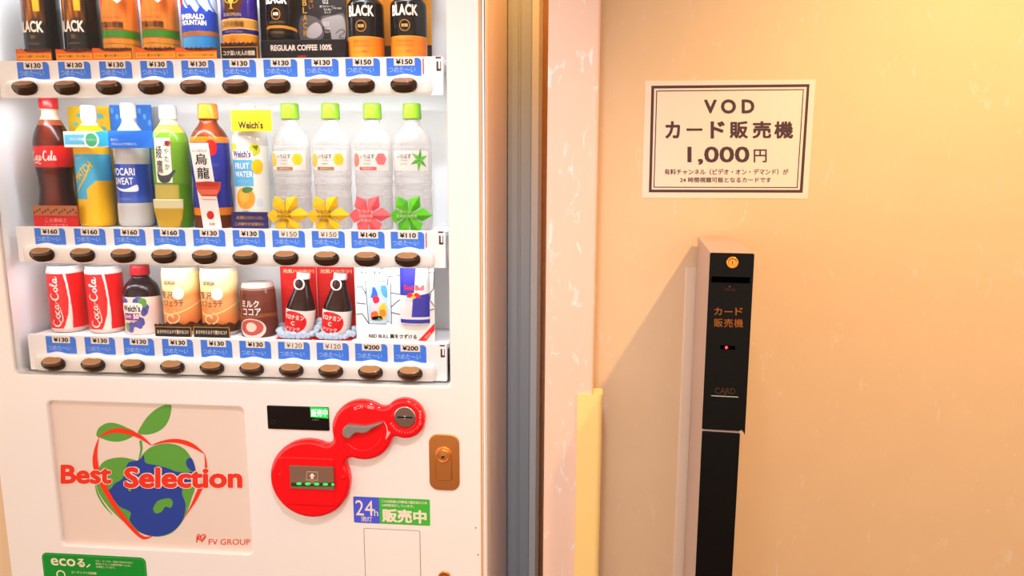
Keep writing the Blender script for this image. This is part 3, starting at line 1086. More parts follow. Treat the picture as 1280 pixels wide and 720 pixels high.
def gold_can():
    o = sample('coffee_can', 'gold brown coffee can with a green band, third can of the top shelf', 'can', 152, 40, 0, 'slim coffee cans on the top shelf')
    def paint(th, z):
        k = np.clip(z / 0.1, 0, 1)[:, None]
        c = np.array((224, 160, 62)) * (1 - k) + np.array((214, 122, 52)) * k
        k2 = wrap_noise(th, z * 0.4)[:, None]
        c = c + k2 * np.array((10, 12, 6))
        dk = np.exp(-((th - 0.75) / 0.25) ** 2 - ((z - 0.098) / 0.02) ** 2)[:, None]
        c = c * (1 - 0.6 * dk) + np.array((110, 44, 16)) * 0.6 * dk
        zz = z - 0.001 * np.cos(th)
        c[(zz > 0.0335) & (zz < 0.0465)] = (72, 146, 44)
        c[(np.abs(zz - 0.0475) < 0.0012) | (np.abs(zz - 0.0325) < 0.001) | (np.abs(zz - 0.0215) < 0.0007)] = (164, 98, 34)
        wh = (np.abs(th - 0.42 + (z - 0.11) * 3) < 0.42) & (z > 0.097 + 0.03 * np.abs(th - 0.45)) & (z < 0.134)
        c[wh] = (246, 232, 218)
        dkk = (np.abs(th - 0.62 + (z - 0.12) * 9) < 0.13) & (z > 0.106) & (z < 0.132)
        c[dkk] = (92, 70, 58)
        rd = ((th + 0.72) / 0.22) ** 2 + ((z - 0.104) / 0.010) ** 2 < 1
        c[rd] = (228, 84, 52)
        c[z > H1 - 0.009] = (206, 200, 190)
        c[z < 0.004] = (190, 186, 180)
        return c
    b = MB(cyl(R1, z0=DZ, ru=U1), U1 * 0.12)
    b.lathe(can_profile(R1, H1), raised(paint), 190, 190)
    b.text('至福の微糖', -0.002, 0.0575, (84, 46, 16), h=0.0130, w=0.060, bold=0.045)
    b.text('RICH AROMA COFFEE', 0.0, 0.071, (150, 90, 34), h=0.003, w=0.045)
    put(b, 'can_body', GLOSS, o)
    r = MB(); r.tube([(R1 * 0.84 * math.cos(a), R1 * 0.84 * math.sin(a), H1) for a in np.linspace(0, 2 * PI, 40)], 0.0012, (200, 198, 194), 6)
    put(r, 'can_rim', GLOSS, o)
    return o

def blue_can():
    o = sample('coffee_can', 'blue coffee can with a white snowy mountain, fifth can of the top shelf', 'can', 251, 40, 0, 'slim coffee cans on the top shelf')
    def paint(th, z):
        c = fill(th, (56, 92, 196))
        jag = 0.080 + 0.012 * np.abs(((th * 1.6 + 0.1) % 1.0) - 0.5) + 0.003 * np.sin(th * 13 + z * 90) + 0.012 * np.clip(0.25 - th, 0, 1)
        m1 = (z > jag) & (np.sin(th * 9 + z * 260 + 2 * np.sin(z * 90)) > -0.72)
        c[m1] = (228, 234, 244)
        c[(z > jag + 0.004) & ~m1] = (110, 146, 220)
        zz = z - 0.002 * np.sin(th)
        c[(zz > 0.0345) & (zz < 0.043)] = (190, 128, 70)
        lb = (zz < 0.0335)
        k = np.clip((th + 0.4) / 1.0, 0, 1)[:, None]
        c[lb] = (np.array((96, 176, 226)) * (1 - k) + np.array((60, 150, 214)) * k)[lb]
        rd = ((th + 0.82) / 0.26) ** 2 + ((z - 0.100) / 0.010) ** 2 < 1
        c[rd] = (220, 48, 44)
        c[z > H1 - 0.009] = (206, 206, 206)
        c[z < 0.004] = (190, 186, 180)
        return c
    b = MB(cyl(R1, z0=DZ, ru=U1), U1 * 0.12)
    b.lathe(can_profile(R1, H1), raised(paint), 190, 190)
    b.text('EMERALD', 0.000, 0.0700, (244, 246, 250), h=0.0098, w=0.058, bold=0.08)
    b.text('MOUNTAIN', 0.002, 0.0590, (244, 246, 250), h=0.0098, w=0.062, bold=0.08)
    b.text('エメラルドマウンテン', 0.004, 0.0387, (140, 84, 36), h=0.0035, w=0.042)
    put(b, 'can_body', GLOSS, o)
    r = MB(); r.tube([(R1 * 0.84 * math.cos(a), R1 * 0.84 * math.sin(a), H1) for a in np.linspace(0, 2 * PI, 40)], 0.0012, (200, 198, 194), 6)
    put(r, 'can_rim', GLOSS, o)
    return o

def purple_can():
    o = sample('coffee_can', 'purple and gold coffee can with a gold cup emblem, sixth can of the top shelf', 'can', 300.5, 40, 0, 'slim coffee cans on the top shelf')
    def paint(th, z):
        c = fill(th, (66, 46, 122))
        zz = z - 0.0015 * np.sin(th)
        br = (z > 0.070) & (((th - 0.0) / 0.62) ** 2 + ((z - 0.098) / 0.026) ** 2 < 1)
        c[br] = (92, 52, 28)
        c[(zz > 0.047) & (zz < 0.0640)] = (204, 150, 72)
        c[(zz > 0.036) & (zz < 0.047)] = (60, 44, 112)
        c[(zz < 0.036)] = (222, 146, 44)
        c[(np.abs(zz - 0.064) < 0.0012) | (np.abs(zz - 0.047) < 0.001) | (np.abs(zz - 0.036) < 0.001)] = (240, 190, 110)
        c[z > H1 - 0.009] = (206, 200, 190)
        return c
    b = MB(cyl(R1, z0=DZ, ru=U1), U1 * 0.12)
    b.lathe(can_profile(R1, H1), raised(paint), 190, 190)
    g = (226, 178, 74)
    b.text('EUROPEAN', 0.0, 0.0725, (206, 176, 120), h=0.0058, w=0.042)
    b.text('コクの微糖', 0.0, 0.0555, (110, 66, 26), h=0.0105, w=0.052, bold=0.02)
    b.text('EUROPEAN BLEND', 0.002, 0.0415, (150, 140, 190), h=0.004, w=0.04)
    b.text('珈琲', 0.0, 0.0265, (180, 104, 24), h=0.006)
    g0 = -0.0075
    b.poly([(x, y + g0) for x, y in [(-0.009, 0.112), (0.009, 0.112), (0.005, 0.101), (0.002, 0.099), (0.002, 0.092), (0.006, 0.090), (-0.006, 0.090), (-0.002, 0.092), (-0.002, 0.099), (-0.005, 0.101)]], g, 2)
    for sg in (-1, 1):
        b.stroke([(sg * 0.009, 0.111 + g0), (sg * 0.014, 0.110 + g0), (sg * 0.014, 0.104 + g0), (sg * 0.006, 0.100 + g0)], 0.0016, g, 2, 4)
    put(b, 'can_body', GLOSS, o)
    r = MB(); r.tube([(R1 * 0.84 * math.cos(a), R1 * 0.84 * math.sin(a), H1) for a in np.linspace(0, 2 * PI, 40)], 0.0012, (200, 198, 194), 6)
    put(r, 'can_rim', GLOSS, o)
    return o

k1 = black_can()
dup(k1, (P(104, 40, YD).x, YD, k1.location.z), 'second black coffee can from the left on the top shelf, behind an orange card')
k3 = gold_can()
dup(k3, (P(201.5, 40, YD).x, YD, k3.location.z), 'gold brown coffee can with a green band, right beside the blue can')
blue_can()
purple_can()

# small paper cards standing at the cans' feet
def promo_card(label, x0, x1, y0, y1, row, text, dark=False, band=(244, 166, 44), edge=(232, 112, 34), ink=(128, 56, 16), group=None, beans=0.36):
    zs = ROWS[row]['shelf'] + 0.0004
    a, c = P(x0, y1, YF), P(x1, y0, YF)
    W = c.x - a.x
    H = c.z - zs
    cxm = (a.x + c.x) / 2
    o = None
    b = MB(lambda u, v, l: (u, -0.0008 - l * EPS, v))
    top = [(-W / 2 + W * i / 22, H * (0.93 + 0.07 * math.sin(i * 2.4) * (1 if 1 < i < 21 else 0))) for i in range(23)]
    b.plate([(-W / 2, 0), (W / 2, 0)] + top[::-1], -0.0008, 0.0008, (118, 58, 26) if not dark else (70, 40, 30))
    for i in range(26):
        bx = -W / 2 + W * (i % 13 + 0.5) / 13
        bz = H * (0.86 - 0.17 * (i // 13) + 0.03 * math.sin(i * 3.1))
        b.disc(bx, bz, W / 30, H / 16, (96 + 30 * math.sin(i * 1.7), 46 + 14 * math.sin(i * 1.7), 22), 1, 10)
    if dark:
        b.rect(-W / 2, W / 2, 0, H * (1 - beans), (216, 164, 70), 2)
        b.rect(-W / 2 + 0.0015, W / 2 - 0.0015, H * 0.08, H * (1 - beans) - 0.0013, (48, 30, 24), 3)
        b.text(text, 0, H * (0.54 - beans * 0.5), (244, 226, 200), h=H * 0.27, w=W * 0.86, layer=4, bold=0.03)
    else:
        b.poly([(-W / 2, 0), (W / 2, 0), (W / 2, H * 0.74), (W * 0.1, H * 0.70), (-W * 0.2, H * 0.74), (-W * 0.32, H * 0.92), (-W / 2, H * 0.95)], edge, 2)
        b.rect(-W / 2 + 0.002, W / 2 - 0.001, H * 0.26, H * 0.62, band, 3)
        b.text(text, 0, H * 0.43, ink, h=H * 0.20, w=W * 0.88, layer=4, bold=0.03)
    m = b.mesh('promotional_card', PAPER)
    o = bpy.data.objects.new('promotional_card', m)
    col.objects.link(o)
    o.location = (cxm, YF, zs)
    tag(o, label, 'card', group)
    return o
G1 = 'small cards in front of the coffee cans'
promo_card('orange paper card at the foot of the leftmost black coffee can', 21.5, 64, 60, 76, 0, '挽きたての薫り、冷たさ楽しむ。', group=G1)
promo_card('orange paper card at the foot of the second black coffee can', 71, 115.5, 60, 76, 0, '挽きたての薫り、冷たさ楽しむ。', group=G1)
promo_card('orange paper card at the foot of the left one of the gold brown cans', 117, 164, 58.5, 75.5, 0, 'さらに豊かな香りとコク', group=G1)
promo_card('orange paper card at the foot of the gold brown can beside the blue can', 169.5, 219.5, 58, 75, 0, 'さらに豊かな香りとコク', group=G1)
promo_card('orange paper card at the foot of the blue mountain coffee can', 220.5, 271, 58, 75, 0, '高級なブレンドさらに味わい深く', group=G1)
promo_card('dark brown paper card with pale lettering at the foot of the purple coffee can', 277, 321.5, 51.5, 75, 0, 'コク深い大人の微糖', dark=True, beans=0.27, group=G1)

# ---- bottle can with black label
def bottle_can(label, px, ymid, row, base_z=None, w=23.0, ybot=70, ylab=44, dark_low=False):
    o = sample('coffee_bottle_can', label, 'bottle can', px, ymid, row, 'black coffee bottle cans on the top shelf')
    if base_z is not None:
        o.location.z = base_z
    s = PXM(px, 20, YD)
    ru = w * s
    r = w * RXM(px, 20, YD)
    H = 0.152
    zl = 0.044 if not dark_low else 0.022
    def paint(th, z):
        c = fill(th, (30, 22, 20))
        if not dark_low:
            lo = z < zl
            k = np.clip(np.abs(th + 0.1) / 1.2, 0, 1)[:, None]
            c[lo] = (np.array((246, 166, 52)) * (1 - k) + np.array((220, 124, 24)) * k)[lo]
            c[np.abs(z - zl) < 0.0009] = (250, 190, 90)
            c[z < 0.0045] = (206, 200, 190)
        else:
            gb = np.abs(z - zl - 0.003 * np.cos(th)) < 0.0026
            c[gb] = (206, 140, 44)
            c[z < 0.004] = (60, 46, 40)
        nk = z > 0.112
        c[nk] = (84, 50, 26)
        c[z > 0.128] = (206, 160, 70)
        return c
    b = MB(cyl(r, ru=ru), ru * 0.12)
    pr = [(r * 0.86, 0), (r * 0.95, 0.002), (r, 0.006), (r, 0.100), (r * 0.97, 0.106), (r * 0.86, 0.112), (r * 0.72, 0.118), (r * 0.62, 0.123), (r * 0.60, 0.128),
          (r * 0.66, 0.129), (r * 0.66, 0.148), (r * 0.62, 0.151), (0.001, 0.151)]
    b.lathe(pr, paint, 180, 180)
    tz = 0.0905 if not dark_low else 0.0765
    b.text('BLACK', -0.001, tz, (250, 230, 214), h=0.0200, w=0.053, bold=0.06)
    ez = tz - 0.0275 if not dark_low else tz - 0.0285
    gd = (212, 150, 60)
    b.stroke([(0.0 + 0.0098 * math.cos(a), ez + 0.0098 * math.sin(a)) for a in np.linspace(0, 2 * PI, 30, endpoint=False)], 0.0013, gd, 2, closed=True)
    b.text('無糖', 0.0, ez, (232, 190, 110) if not dark_low else (240, 224, 206), h=0.0062, bold=0.05)
    if dark_low:
        b.text('REGULAR COFFEE', 0.001, 0.033, (150, 120, 80), h=0.0036, w=0.034)
        b.text('COFFEE', 0.001, 0.014, (160, 120, 70), h=0.0042, w=0.03)
    else:
        b.text('DEEP & RICH', -0.001, 0.035, (160, 88, 30), h=0.0050, w=0.034)
        b.text('SPECIAL BLEND', -0.001, 0.0275, (170, 96, 34), h=0.0035, w=0.034)
        b.text('コーヒー 無香料', -0.001, 0.0165, (150, 82, 30), h=0.0046, w=0.03)
    put(b, 'bottle_body', GLOSS, o)
    return o
bottle_can('black and gold coffee bottle can, left one of the pair at the right end', 457.5, 35, 0)
bottle_can('black and gold coffee bottle can, rightmost of the top shelf', 511, 35, 0)

# gold and dark backing card behind that pair
def plate_thing(name, label, cat, x0, x1, y0, y1, row, Y, color, thick=0.0016, group=None, base=True):
    zs = ROWS[row]['shelf'] + 0.0004
    xm = (P(x0, (y0 + y1) / 2, Y).x + P(x1, (y0 + y1) / 2, Y).x) / 2
    W = P(x1, (y0 + y1) / 2, Y).x - P(x0, (y0 + y1) / 2, Y).x
    H = P((x0 + x1) / 2, y0, Y).z - zs
    b = MB(lambda u, v, l: (u, -l * EPS, max(v, 0.0006)))
    b.plate([(-W / 2, 0), (W / 2, 0), (W / 2, H), (-W / 2, H)], 0, thick, color)
    return b, W, H, (xm, Y, zs)
def finish(b, name, label, cat, loc, material=PAPER, group=None):
    o = bpy.data.objects.new(name, b.mesh(name, material))
    col.objects.link(o)
    o.location = loc
    return tag(o, label, cat, group)
b, W, H, loc = plate_thing('', '', '', 433, 539, -48, 72, 0, YD + 0.045, (232, 164, 52))
b.rect(-W / 2, W / 2, 0, H * 0.20, (74, 64, 60), 1)
b.poly([(-W * 0.1, H * 0.2), (W * 0.1, H * 0.2), (W * 0.05, H), (-W * 0.05, H)], (214, 140, 40), 1)
finish(b, 'backing_card', 'gold backing card with a dark lower edge behind the two black and gold bottle cans', 'card', loc)

# dark display with bottle can, poster and ledge
YP = YD + 0.030
b, W, H, loc = plate_thing('', '', '', 324.5, 432, -48, 72, 0, YP, (48, 38, 36))
u0 = -W / 2
def dq(px, py):            # photo pixel -> card coordinates
    q = P(px, py, YP); return (q.x - loc[0], q.z - loc[2])
b.poly([dq(*p) for p in smooth_loop([(375, 22), (390, 20), (400, 25), (403, 20), (415, 19), (430, 18), (432, 46), (420, 52), (414, 50), (413, 40), (404, 34), (398, 30), (405, 40), (400, 50), (376, 50)], 4)], (104, 94, 92), 1)
b.poly([dq(*p) for p in smooth_loop([(388, 32), (396, 28), (402, 34), (402, 42), (394, 48), (384, 46), (384, 38)], 5)], (176, 164, 164), 2)
b.poly([dq(*p) for p in smooth_loop([(402, 25), (416, 20), (428, 20), (432, 34), (430, 50), (416, 50), (413, 38), (406, 34)], 5)], (158, 150, 148), 2)
b.stroke([dq(*p) for p in [(400, 22), (408, 10), (412, -8)]], 0.0022, (40, 34, 34), 3, 5)
b.stroke([dq(*p) for p in [(420, 42), (426, 37), (431, 40), (424, 46), (430, 48)]], 0.0014, (50, 44, 44), 3, 5)
for i, ch in enumerate('KCALB'):
    q = dq(381.5 + 0.35 * (i - 2) * -1, 41.5 - i * 9.5)
    b.text(ch, q[0], q[1], (196, 150, 62), h=0.0115, w=0.0085, layer=4, bold=0.03)
for i, ch in enumerate('香り深い'):
    q = dq(389, -14 + i * 7.5)
    b.text(ch, q[0], q[1], (176, 120, 50), h=0.0085, layer=4)
for (x, y, s, h) in ((407, 2, '02', 0.0085), (409.5, 8, '香りのコーヒー', 0.0042), (410, 12, '豆を使い', 0.004), (421, 10.4, '丁寧に抽出', 0.0034), (410, 15.5, 'ました', 0.004), (408, 30, '03', 0.008), (409.5, 36, '缶専用', 0.0042), (410, 40, '仕立て', 0.004)):
    q = dq(x, y); b.text(s, q[0], q[1], (206, 198, 192), h=h, layer=4)
finish(b, 'coffee_poster', 'dark coffee poster with vertical gold lettering behind the black ledge', 'poster', loc)
# ledge
YL = YD - 0.028
xa, xb_ = P(326, 60, YL).x, P(431.5, 60, YL).x
zs = ROWS[0]['shelf'] + 0.0004
zt = P(380, 49.5, YL).z
b = MB(lambda u, v, l: (u, -0.0 - l * EPS, v))
b.plate(rrect(-(xb_ - xa) / 2, (xb_ - xa) / 2, 0, zt - zs, 0.002, 3), 0, 0.050, (30, 22, 20), 0.001)
b.text('REGULAR COFFEE 100%', -0.003, (zt - zs) * 0.64, (226, 206, 192), h=0.0110, w=0.120, bold=0.06)
b.text('HOT', -0.002, (zt - zs) * 0.21, (206, 34, 40), h=0.0065, w=0.016, bold=0.09)
ledge = finish(b, 'display_ledge', 'black ledge box with white lettering under the coffee poster', 'display stand', ((xa + xb_) / 2, YL, zs))
o = bottle_can('black coffee bottle can with a thin gold band standing on the black ledge box', 352.5, 30, 0, base_z=zt + 0.0004, w=21.5, dark_low=True)
o.location.y = YL + 0.0335
o.location.x = P(352.5, 30, YL + 0.034).x
for ch in o.children:
    ch.scale = (0.92, 0.92, 0.92)
    ch.scale = (0.90, 0.90, 1.0)

# ---------------------------------------------------------------- shelf 2
G2 = 'plastic drink bottles on the middle shelf'
def strokes_logo(b, strokes, cx, cy, s, color, layer=2, w=0.5):
    for pts, wd in strokes:
        b.stroke([(cx + x * s, cy + y * s) for x, y in pts], [q * s * w for q in wd], color, layer, 6)
# flowing hand-lettered script, one unit per letter height
SCRIPT = [
    ([(0.55, 0.78), (0.30, 0.98), (0.02, 0.70), (0.0, 0.25), (0.25, 0.0), (0.55, 0.15), (0.75, 0.35)], [.10, .16, .26, .26, .2, .1, .06]),
    ([(0.98, 0.50), (0.80, 0.42), (0.74, 0.18), (0.90, 0.0), (1.06, 0.18), (1.02, 0.42), (0.94, 0.50)], [.1, .16, .2, .16, .2, .14, .1]),
    ([(1.44, 0.46), (1.28, 0.50), (1.16, 0.25), (1.28, 0.02), (1.48, 0.14), (1.58, 0.3)], [.12, .16, .22, .16, .1, .07]),
    ([(1.86, 0.46), (1.70, 0.48), (1.60, 0.22), (1.70, 0.02), (1.86, 0.22), (1.90, 0.48), (1.86, 0.10), (1.98, 0.04), (2.1, 0.2)], [.1, .16, .2, .14, .12, .14, .18, .1, .06]),
    ([(2.05, 0.30), (2.30, 0.38)], [.12, .12]),
    ([(2.98, 0.82), (2.76, 1.02), (2.48, 0.72), (2.44, 0.25), (2.70, 0.0), (3.02, 0.15), (3.2, 0.36)], [.1, .16, .26, .26, .2, .1, .06]),
    ([(3.42, 0.50), (3.26, 0.42), (3.20, 0.18), (3.34, 0.0), (3.50, 0.18), (3.46, 0.42), (3.40, 0.50)], [.1, .16, .2, .16, .2, .14, .1]),
    ([(3.62, 0.15), (3.86, 0.72), (3.82, 1.02), (3.72, 0.80), (3.68, 0.20), (3.78, 0.02), (3.92, 0.16)], [.07, .1, .14, .16, .2, .14, .07]),
    ([(4.26, 0.46), (4.10, 0.48), (4.00, 0.22), (4.10, 0.02), (4.26, 0.22), (4.30, 0.48), (4.26, 0.10), (4.40, 0.04), (4.55, 0.22)], [.1, .16, .2, .14, .12, .14, .18, .1, .06]),
    ([(0.30, 0.0), (0.45, -0.22), (0.85, -0.26), (1.3, -0.14), (1.75, -0.10)], [.1, .16, .18, .14, .05]),
]
def script(b, cx, cy, h, color, layer=2, rot=0.0, wide=1.0):
    c, n = math.cos(rot), math.sin(rot)
    for pts, wd in SCRIPT:
        q = [((x - 2.28) * wide * h, (y - 0.5) * h) for x, y in pts]
        q = [(x * c - y * n + cx, x * n + y * c + cy) for x, y in q]
        b.stroke(q, [k * h * 0.62 for k in wd], color, layer, 5)

def sample_bottle(name, label, px, py, pts, paint, row=1, art=None, material=GLOSS, group=G2, capc=None, cap_y=None, nu=180, nv=190, turn=0.0, smooth_p=True, cat='bottle', base_px=None):
    """lathe bottle; the cap (points above cap_y) is a part of its own"""
    o = sample(name, label, cat, px, py, row, group)
    body = [q for q in pts if q[0] >= cap_y] if cap_y else pts
    top = [q for q in pts if q[0] <= cap_y] if cap_y else []
    pr = profile(px, row, body)
    if smooth_p:
        pr = soften(pr, 4)
    pr = [(max(pr[0][0] - 0.003, 0.004), 0.0005)] + pr if pr[0][1] > 0.0006 else [(pr[0][0] * 0.97, 0.0)] + [(r, max(z, 0.0005)) for r, z in pr]
    zz = [0.0]
    out = [pr[0]]
    for r, z in pr[1:]:
        if z > out[-1][1] + 1e-5:
            out.append((r, z))
    pr = out
    H = pr[-1][1]
    rmax = max(r for r, z in pr)
    ru = rmax * PXM(px, py, YD) / RXM(px, py, YD)
    b = MB(cyl(rmax, turn=turn), ru * 0.12, 0.005)
    b.lathe(pr, lambda th, z: paint(th - turn, z), nu, nv)
    rfun = lambda z: float(np.interp(z, [q[1] for q in pr], [q[0] for q in pr]))
    def fm(u, v, layer):
        th = u / ru + turn
        R = rfun(v) + 0.0004 + layer * EPS
        return (R * math.sin(th), -R * math.cos(th), max(v, 0.001))
    b.fmap = fm
    Z = lambda y: P(px, y, YD).z - o.location.z
    if art:
        art(b, Z, rmax)
    put(b, 'bottle_body', material, o)
    if top:
        cp = profile(px, row, top + [(cap_y + 0.01, top[-1][1])])
        zb = Z(cap_y)
        cpr = []
        for r, z in [(q[1] * RXM(px, q[0], YD), Z(q[0])) for q in reversed(top)]:
            cpr.append((r, z))
        cpr = [(cpr[0][0] * 0.98, cpr[0][1])] + [(r, z) for r, z in cpr[1:]]
        ztop = cpr[-1][1]
        cpr += [(cpr[-1][0] * 0.93, ztop + 0.0012), (0.001, ztop + 0.0014)]
        cap(o, cpr, capc, True)
    return o, Z, rmax

# 1 cola bottle
def cola_paint(th, z):
    c = fill(th, (56, 15, 9, 255))
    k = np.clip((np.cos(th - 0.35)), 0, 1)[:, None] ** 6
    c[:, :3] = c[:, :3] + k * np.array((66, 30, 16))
    Z = ZC
    lab = (z > Z(209)) & (z < Z(183) + 0.001 * np.sin(th))
    c[lab] = (226, 34, 36, 255)
    nk = z > Z(150)
    c[nk] = (226, 190, 170, 255)
    md = (z > Z(157)) & (z <= Z(150))
    c[md] = (150, 80, 54, 255)
    return c
ZC = lambda y: P(67.5, y, YD).z - (ROWS[1]['shelf'] + 0.0004)
def cola_art(b, Z, r):
    script(b, 0.004, (Z(184) + Z(207)) / 2 + 0.001, 0.0185, (252, 240, 232), wide=0.80)
    b.stroke([(-0.010, Z(204.5)), (-0.002, Z(204.5))], 0.0018, (250, 236, 226), 2)
co, _, _ = sample_bottle('cola_bottle', 'contoured cola bottle with a red cap and red label, leftmost of the middle shelf', 67.5, 200,
    [(118, 11), (121, 12.3), (136.5, 12.5), (138, 10.4), (144, 10.6), (150, 13.5), (160, 19), (172, 23.5), (183, 25), (207, 25), (220, 22.6), (235, 21.8), (250, 23.6), (262, 26.5), (280, 26), (285, 22)],
    cola_paint, art=cola_art, capc=(212, 30, 40), cap_y=136.5)
# 2 yellow drink
ZM = lambda y: P(117.5, y, YD).z - (ROWS[1]['shelf'] + 0.0004)
def match_paint(th, z):
    c = fill(th, (240, 190, 18, 255))
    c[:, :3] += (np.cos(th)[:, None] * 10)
    Z = ZM
    lab = (z > Z(248) - 0.0) & (z < Z(193))
    lab &= ~((th > 0.12) & (z < Z(236) + (th - 0.12) * 0.03) & (z < Z(226)))
    c[lab] = (86, 190, 226, 255)
    c[z > Z(157)] = (238, 232, 220, 255)
    return c
def match_art(b, Z, r):
    b.text('MATCH', -0.002, (Z(203) + Z(226)) / 2, (244, 206, 34), h=0.017, w=0.052, bold=0.05, rot=0.62)
    b.stroke([(-0.024, Z(240)), (-0.010, Z(231)), (0.004, Z(221)), (0.014, Z(210)), (0.020, Z(204))], [0.001, 0.004, 0.004, 0.003, 0.001], (240, 200, 36), 1, 5)
    b.text('ビタミン', -0.008, Z(197.5), (232, 240, 220), h=0.0048, rot=0.45)
sample_bottle('yellow_drink_bottle', 'yellow drink bottle with a light blue slanted label, second on the middle shelf', 117.5, 215,
    [(132.5, 9.3), (134, 10.3), (150.5, 10.6), (153, 9), (157, 12), (164, 19), (172, 22), (180, 23), (192, 23.2), (250, 23.2), (262, 23.6), (278, 23.2), (285, 19)],
    match_paint, art=match_art, capc=(240, 234, 222), cap_y=150.5)
# 3 sports drink
ZP = lambda y: P(166, y, YD).z - (ROWS[1]['shelf'] + 0.0004)
def sweat_paint(th, z):
    c = fill(th, (214, 212, 212, 225))
    Z = ZP
    lab = (z > Z(253)) & (z < Z(205))
    c[lab] = (44, 92, 200, 255)
    c[(z > Z(252)) & (z < Z(246))] = (70, 110, 206, 255)
    return c
def sweat_art(b, Z, r):
    w = (244, 246, 250)
    b.text('POCARI', -0.003, (Z(209) + Z(220)) / 2, w, h=0.0150, w=0.058, bold=0.04)
    b.text('SWEAT', -0.004, (Z(221) + Z(231)) / 2, w, h=0.0145, w=0.050, bold=0.04)
    b.poly([(-0.030, Z(231)), (-0.016, Z(234.5)), (0.004, Z(235.5)), (0.024, Z(231)), (0.030, Z(231)), (0.030, Z(238)), (0.012, Z(239)), (-0.006, Z(238.5)), (-0.020, Z(235.5))], w, 2, 3)
    b.text('ION SUPPLY DRINK', -0.003, Z(248), (150, 176, 226), h=0.003, w=0.03)
sample_bottle('sports_drink_bottle', 'clear sports drink bottle with a blue label and white lettering', 166, 210,
    [(129.5, 9), (131, 10), (147.5, 10.2), (152, 8.6), (158, 12), (168, 19), (178, 22.5), (195, 23), (205, 22.4), (253, 22.4), (256, 23), (265, 23), (278, 22.5), (285, 18)],
    sweat_paint, art=sweat_art, material=CLEAR, capc=(226, 226, 226), cap_y=147.5)
# 4 green tea
ZT = lambda y: P(215, y, YD).z - (ROWS[1]['shelf'] + 0.0004)
def tea_paint(th, z):
    Z = ZT
    c = fill(th, (206, 188, 96, 255))
    g = np.clip((th - 0.75) / 0.12, 0, 1)[:, None]
    c[:, :3] = c[:, :3] * (1 - g) + np.array((104, 160, 34)) * g
    up = (z > Z(230)) & (z < Z(166))
    c[up] = (124, 168, 52, 255)
    sh = (z >= Z(166)) & (z < Z(156))
    c[sh] = (196, 182, 84, 255)
    c[z >= Z(156)] = (224, 216, 180, 255)
    return c
def tea_art(b, Z, r):
    w0, w1 = -0.017, 0.021
    b.poly([(w0, Z(228)), (w1, Z(228)), (w1, Z(173)), (w0, Z(173))], (246, 242, 226), 1)
    ink = (52, 46, 44)
    b.vtext('綾鷹', -0.0055, Z(182), ink, 0.026, gap=0.10, bold=0.01, w=0.016)
    b.vtext('あやたか', 0.012, Z(176), ink, 0.0115, gap=0.32, bold=0.01, w=0.010)
    b.poly([(0.0165 + 0.006 * math.cos(a), Z(180) + 0.006 * math.sin(a)) for a in np.linspace(0, 2 * PI, 16, endpoint=False)], (196, 48, 50), 1)
    b.poly([(-0.013, Z(216)), (-0.003, Z(219)), (0.013, Z(218)), (0.023, Z(213)), (0.029, Z(213)), (0.019, Z(222)), (0.013, Z(227)), (-0.001, Z(228)), (-0.010, Z(224))], (78, 82, 88), 2, 3)
sample_bottle('green_tea_bottle', 'green tea bottle with a white cap and vertical black lettering on a white panel', 215, 210,
    [(132.5, 10.4), (134, 11.2), (149, 11.6), (151, 10), (155, 12), (165, 20), (175, 23.5), (185, 24.2), (225, 24.2), (232, 23.4), (250, 23.5), (270, 24.2), (285, 22)],
    tea_paint, art=tea_art, capc=(222, 220, 214), cap_y=149)
# 5 oolong tea
ZO = lambda y: P(264.5, y, YD).z - (ROWS[1]['shelf'] + 0.0004)
def oolong_paint(th, z):
    Z = ZO
    c = fill(th, (58, 66, 160, 255))
    c[(z > Z(179)) & (z < Z(171))] = (236, 134, 34, 255)
    c[(z > Z(171.5))] = (122, 54, 22, 255)
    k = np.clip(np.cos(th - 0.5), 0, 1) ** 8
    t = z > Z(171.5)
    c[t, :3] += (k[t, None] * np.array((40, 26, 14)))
    c[(z > Z(268)) & (z < Z(259))] = (238, 140, 36, 255)
    c[z <= Z(268)] = (116, 50, 22, 255)
    return c
def oolong_art(b, Z, r):
    b.disc(0.022, Z(185), 0.0125, 0.0155, (212, 44, 38), 1)
    for i, s in enumerate(('黒烏龍', '香ばしい', '後味')):
        b.text(s, 0.026, Z(206 + i * 8), (120, 124, 196), h=0.005)
sample_bottle('oolong_tea_bottle', 'brown oolong tea bottle with an orange cap and a dark blue label', 264.5, 215,
    [(130.5, 11.8), (132, 12.4), (149, 13.2), (151, 11), (156, 13), (165, 20), (175, 24.4), (188, 25), (215, 25), (228, 23.8), (240, 24.4), (262, 25), (285, 24)],
    oolong_paint, art=oolong_art, capc=(240, 150, 44), cap_y=149)
